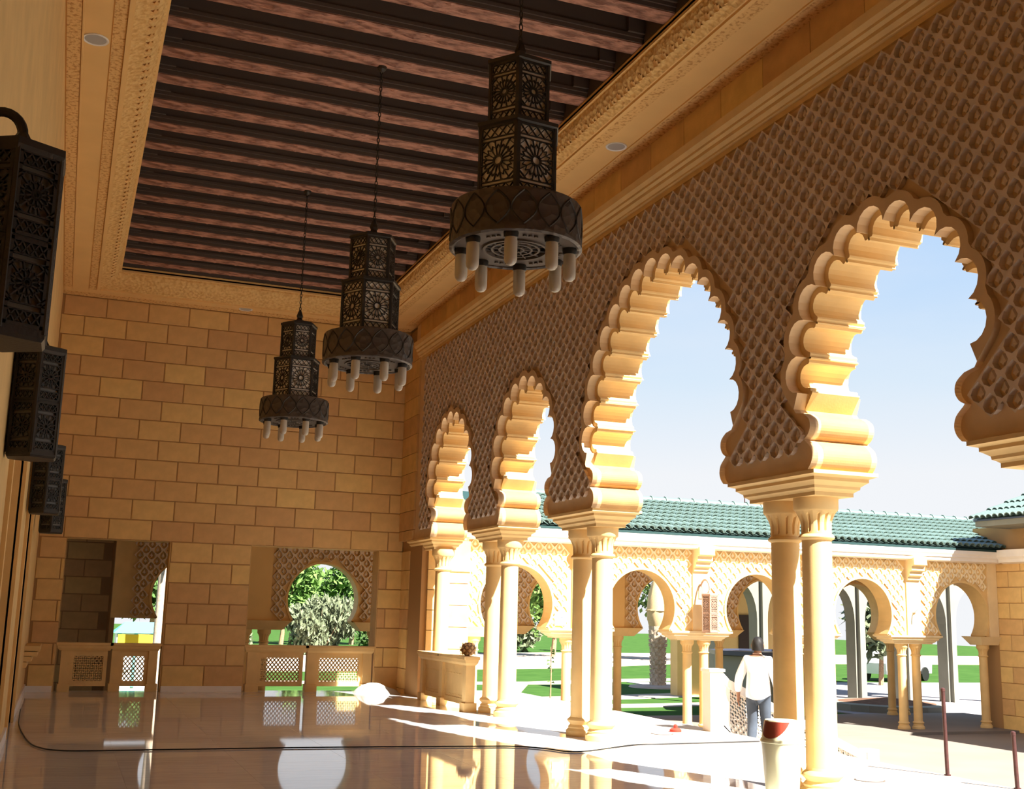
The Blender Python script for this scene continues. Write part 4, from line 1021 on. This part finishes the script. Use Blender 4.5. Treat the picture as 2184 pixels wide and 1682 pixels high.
# ---- the walking man, seen from behind
def skin_mesh(name, m, par, V, E, R, lv=2, root=0):
    me = bpy.data.meshes.new(name); me.from_pydata(V, E, []); me.materials.append(MATS[m])
    o = link(name, me, par); md = o.modifiers.new('skin', 'SKIN'); md.use_smooth_shade = True
    for i, r in enumerate(R):
        sv = me.skin_vertices[0].data[i]; sv.radius = r if isinstance(r, tuple) else (r, r); sv.use_root = i == root
    s = o.modifiers.new('sub', 'SUBSURF'); s.levels = s.render_levels = lv
    return o
PX, PY, PZ = 9.52, 14.66, -.36
man = thing('person', 'man in a loose white shirt and blue-grey jeans walking down the stairs, seen from behind', 'person', (PX, PY, PZ), radians(-40))
# local frame: the man faces +y; +x is his right
V = []; E = []; R = []
def jn(p, r, par=None):
    V.append(p); R.append(r); i = len(V)-1
    if par is not None: E.append((par, i))
    return i
pel = jn((0, 0, .92), (.14, .11)); wa = jn((0, .0, 1.10), (.13, .10), pel); ch = jn((0, -.01, 1.30), (.15, .11), wa); ne = jn((0, -.01, 1.44), (.06, .06), ch); n2 = jn((0, .01, 1.50), (.052, .055), ne)
hd = jn((0, .02, 1.57), (.078, .092), n2); h2 = jn((0, .02, 1.645), (.068, .082), hd)
hands = []
for s, el, wrp in ((1, (.26, -.06, 1.10), (.27, .06, .875)), (-1, (-.27, -.03, 1.11), (-.29, .02, .885))):
    sh = jn((s*.155, -.01, 1.385), .062, ch); e = jn(el, .043, sh); w = jn(wrp, .029, e); pm = jn((wrp[0], wrp[1]+.02, wrp[2]-.07), (.036, .020), w)
    for k in range(4):
        L = (.060, .072, .070, .052)[k]; yy = wrp[1]+.045-.022*k; a = jn((wrp[0]+.004*s, yy, wrp[2]-.10), .0095, pm); b_ = jn((wrp[0]-.004*s, yy+.006, wrp[2]-.10-L*.6), .009, a); jn((wrp[0]-.016*s, yy+.004, wrp[2]-.10-L), .008, b_)
    a = jn((wrp[0]-.012*s, wrp[1]+.05, wrp[2]-.055), .011, pm); jn((wrp[0]-.018*s, wrp[1]+.068, wrp[2]-.095), .009, a)
LEGS = ((1, (.095, .05, .50), (.10, .20, .12)), (-1, (-.09, .02, .48), (-.10, -.12, .09)))
for s, kn, an in LEGS:
    hp_ = jn((s*.09, 0, .86), .085, pel); k_ = jn(kn, .058, hp_); a_ = jn(an, .04, k_); f0 = jn((an[0], an[1]+.10, an[2]-.055), (.04, .03), a_); jn((an[0], an[1]+.17, an[2]-.06), (.035, .025), f0)
skin_mesh('body', 'skin', man, V, E, R)
# face, ears, hair
b = MB()
for s in (-1, 1): b.lathe([(.004, -.03), (.012, -.015), (.013, .01), (.006, .03)], (s*.085, .01, 1.585), 8)
b.lathe([(.004, -.02), (.014, -.012), (.006, .025)], (0, .112, 1.575), 8); b.build('ears_and_nose', 'skin', man, smooth=True)
b = MB()
for s in (-1, 1): b.lathe([(.002, -.008), (.010, 0), (.002, .008)], (s*.032, .098, 1.60), 8)
b.build('eyes', 'white_paint', man); MB().box(-.022, .022, .100, .108, 1.535, 1.543).build('mouth', 'red', man)
n = 24; secs = []
for u in range(9):
    t_ = u/8; z = 1.515+.203*t_; ring = []
    for k in range(n):
        a = 2*pi*k/n; r = sqrt(max(.0, 1-(max(0, (z-1.60))/.122)**2)); back = -sin(a)
        rr = (.092*r if back > -.3 or z > 1.66 else .072*r)+.003*sin(5*a+9*t_); ring.append((rr*cos(a)*.96, .015+rr*1.14*sin(a), z))
    secs.append(ring)
MB().loft(secs[:-1]+[[(p[0]*.4, .015+(p[1]-.015)*.4, 1.716) for p in secs[-2]]]).build('hair', 'hair', man, smooth=True)
# shirt: torso, tails and sleeves
V = []; E = []; R = []
c0 = jn((0, -.015, .76), (.21, .165)); c1 = jn((0, -.015, .95), (.195, .155), c0); c2 = jn((0, -.01, 1.15), (.175, .14), c1); c3 = jn((0, -.015, 1.32), (.17, .13), c2); c4 = jn((0, -.01, 1.42), (.10, .085), c3); jn((0, -.005, 1.475), (.066, .066), c4)
for s, el, wrp in ((1, (.265, -.06, 1.10), (.275, .05, .90)), (-1, (-.275, -.03, 1.11), (-.293, .015, .91))):
    sh = jn((s*.16, -.01, 1.375), .085, c3); e = jn(el, .068, sh); jn(wrp, .05, e)
skin_mesh('shirt', 'cloth_white', man, V, E, R)
V = []; E = []; R = []
p0 = jn((0, 0, .93), (.155, .125)); 
for s, kn, an in LEGS:
    h_ = jn((s*.09, 0, .82), .105, p0); k_ = jn(kn, .078, h_); jn((an[0], an[1], an[2]-.005), .068, k_)
skin_mesh('trousers', 'jeans', man, V, E, R)
for s, kn, an in LEGS:
    MB().loft([[(an[0]-.045, an[1]-.07, z), (an[0]+.045, an[1]-.07, z), (an[0]+.05, an[1]+.12, z), (an[0]+.02, an[1]+.20, z), (an[0]-.02, an[1]+.20, z), (an[0]-.05, an[1]+.12, z)] for z in (an[2]-.095, an[2]-.05)]).build('shoe', 'black_rubber', man)
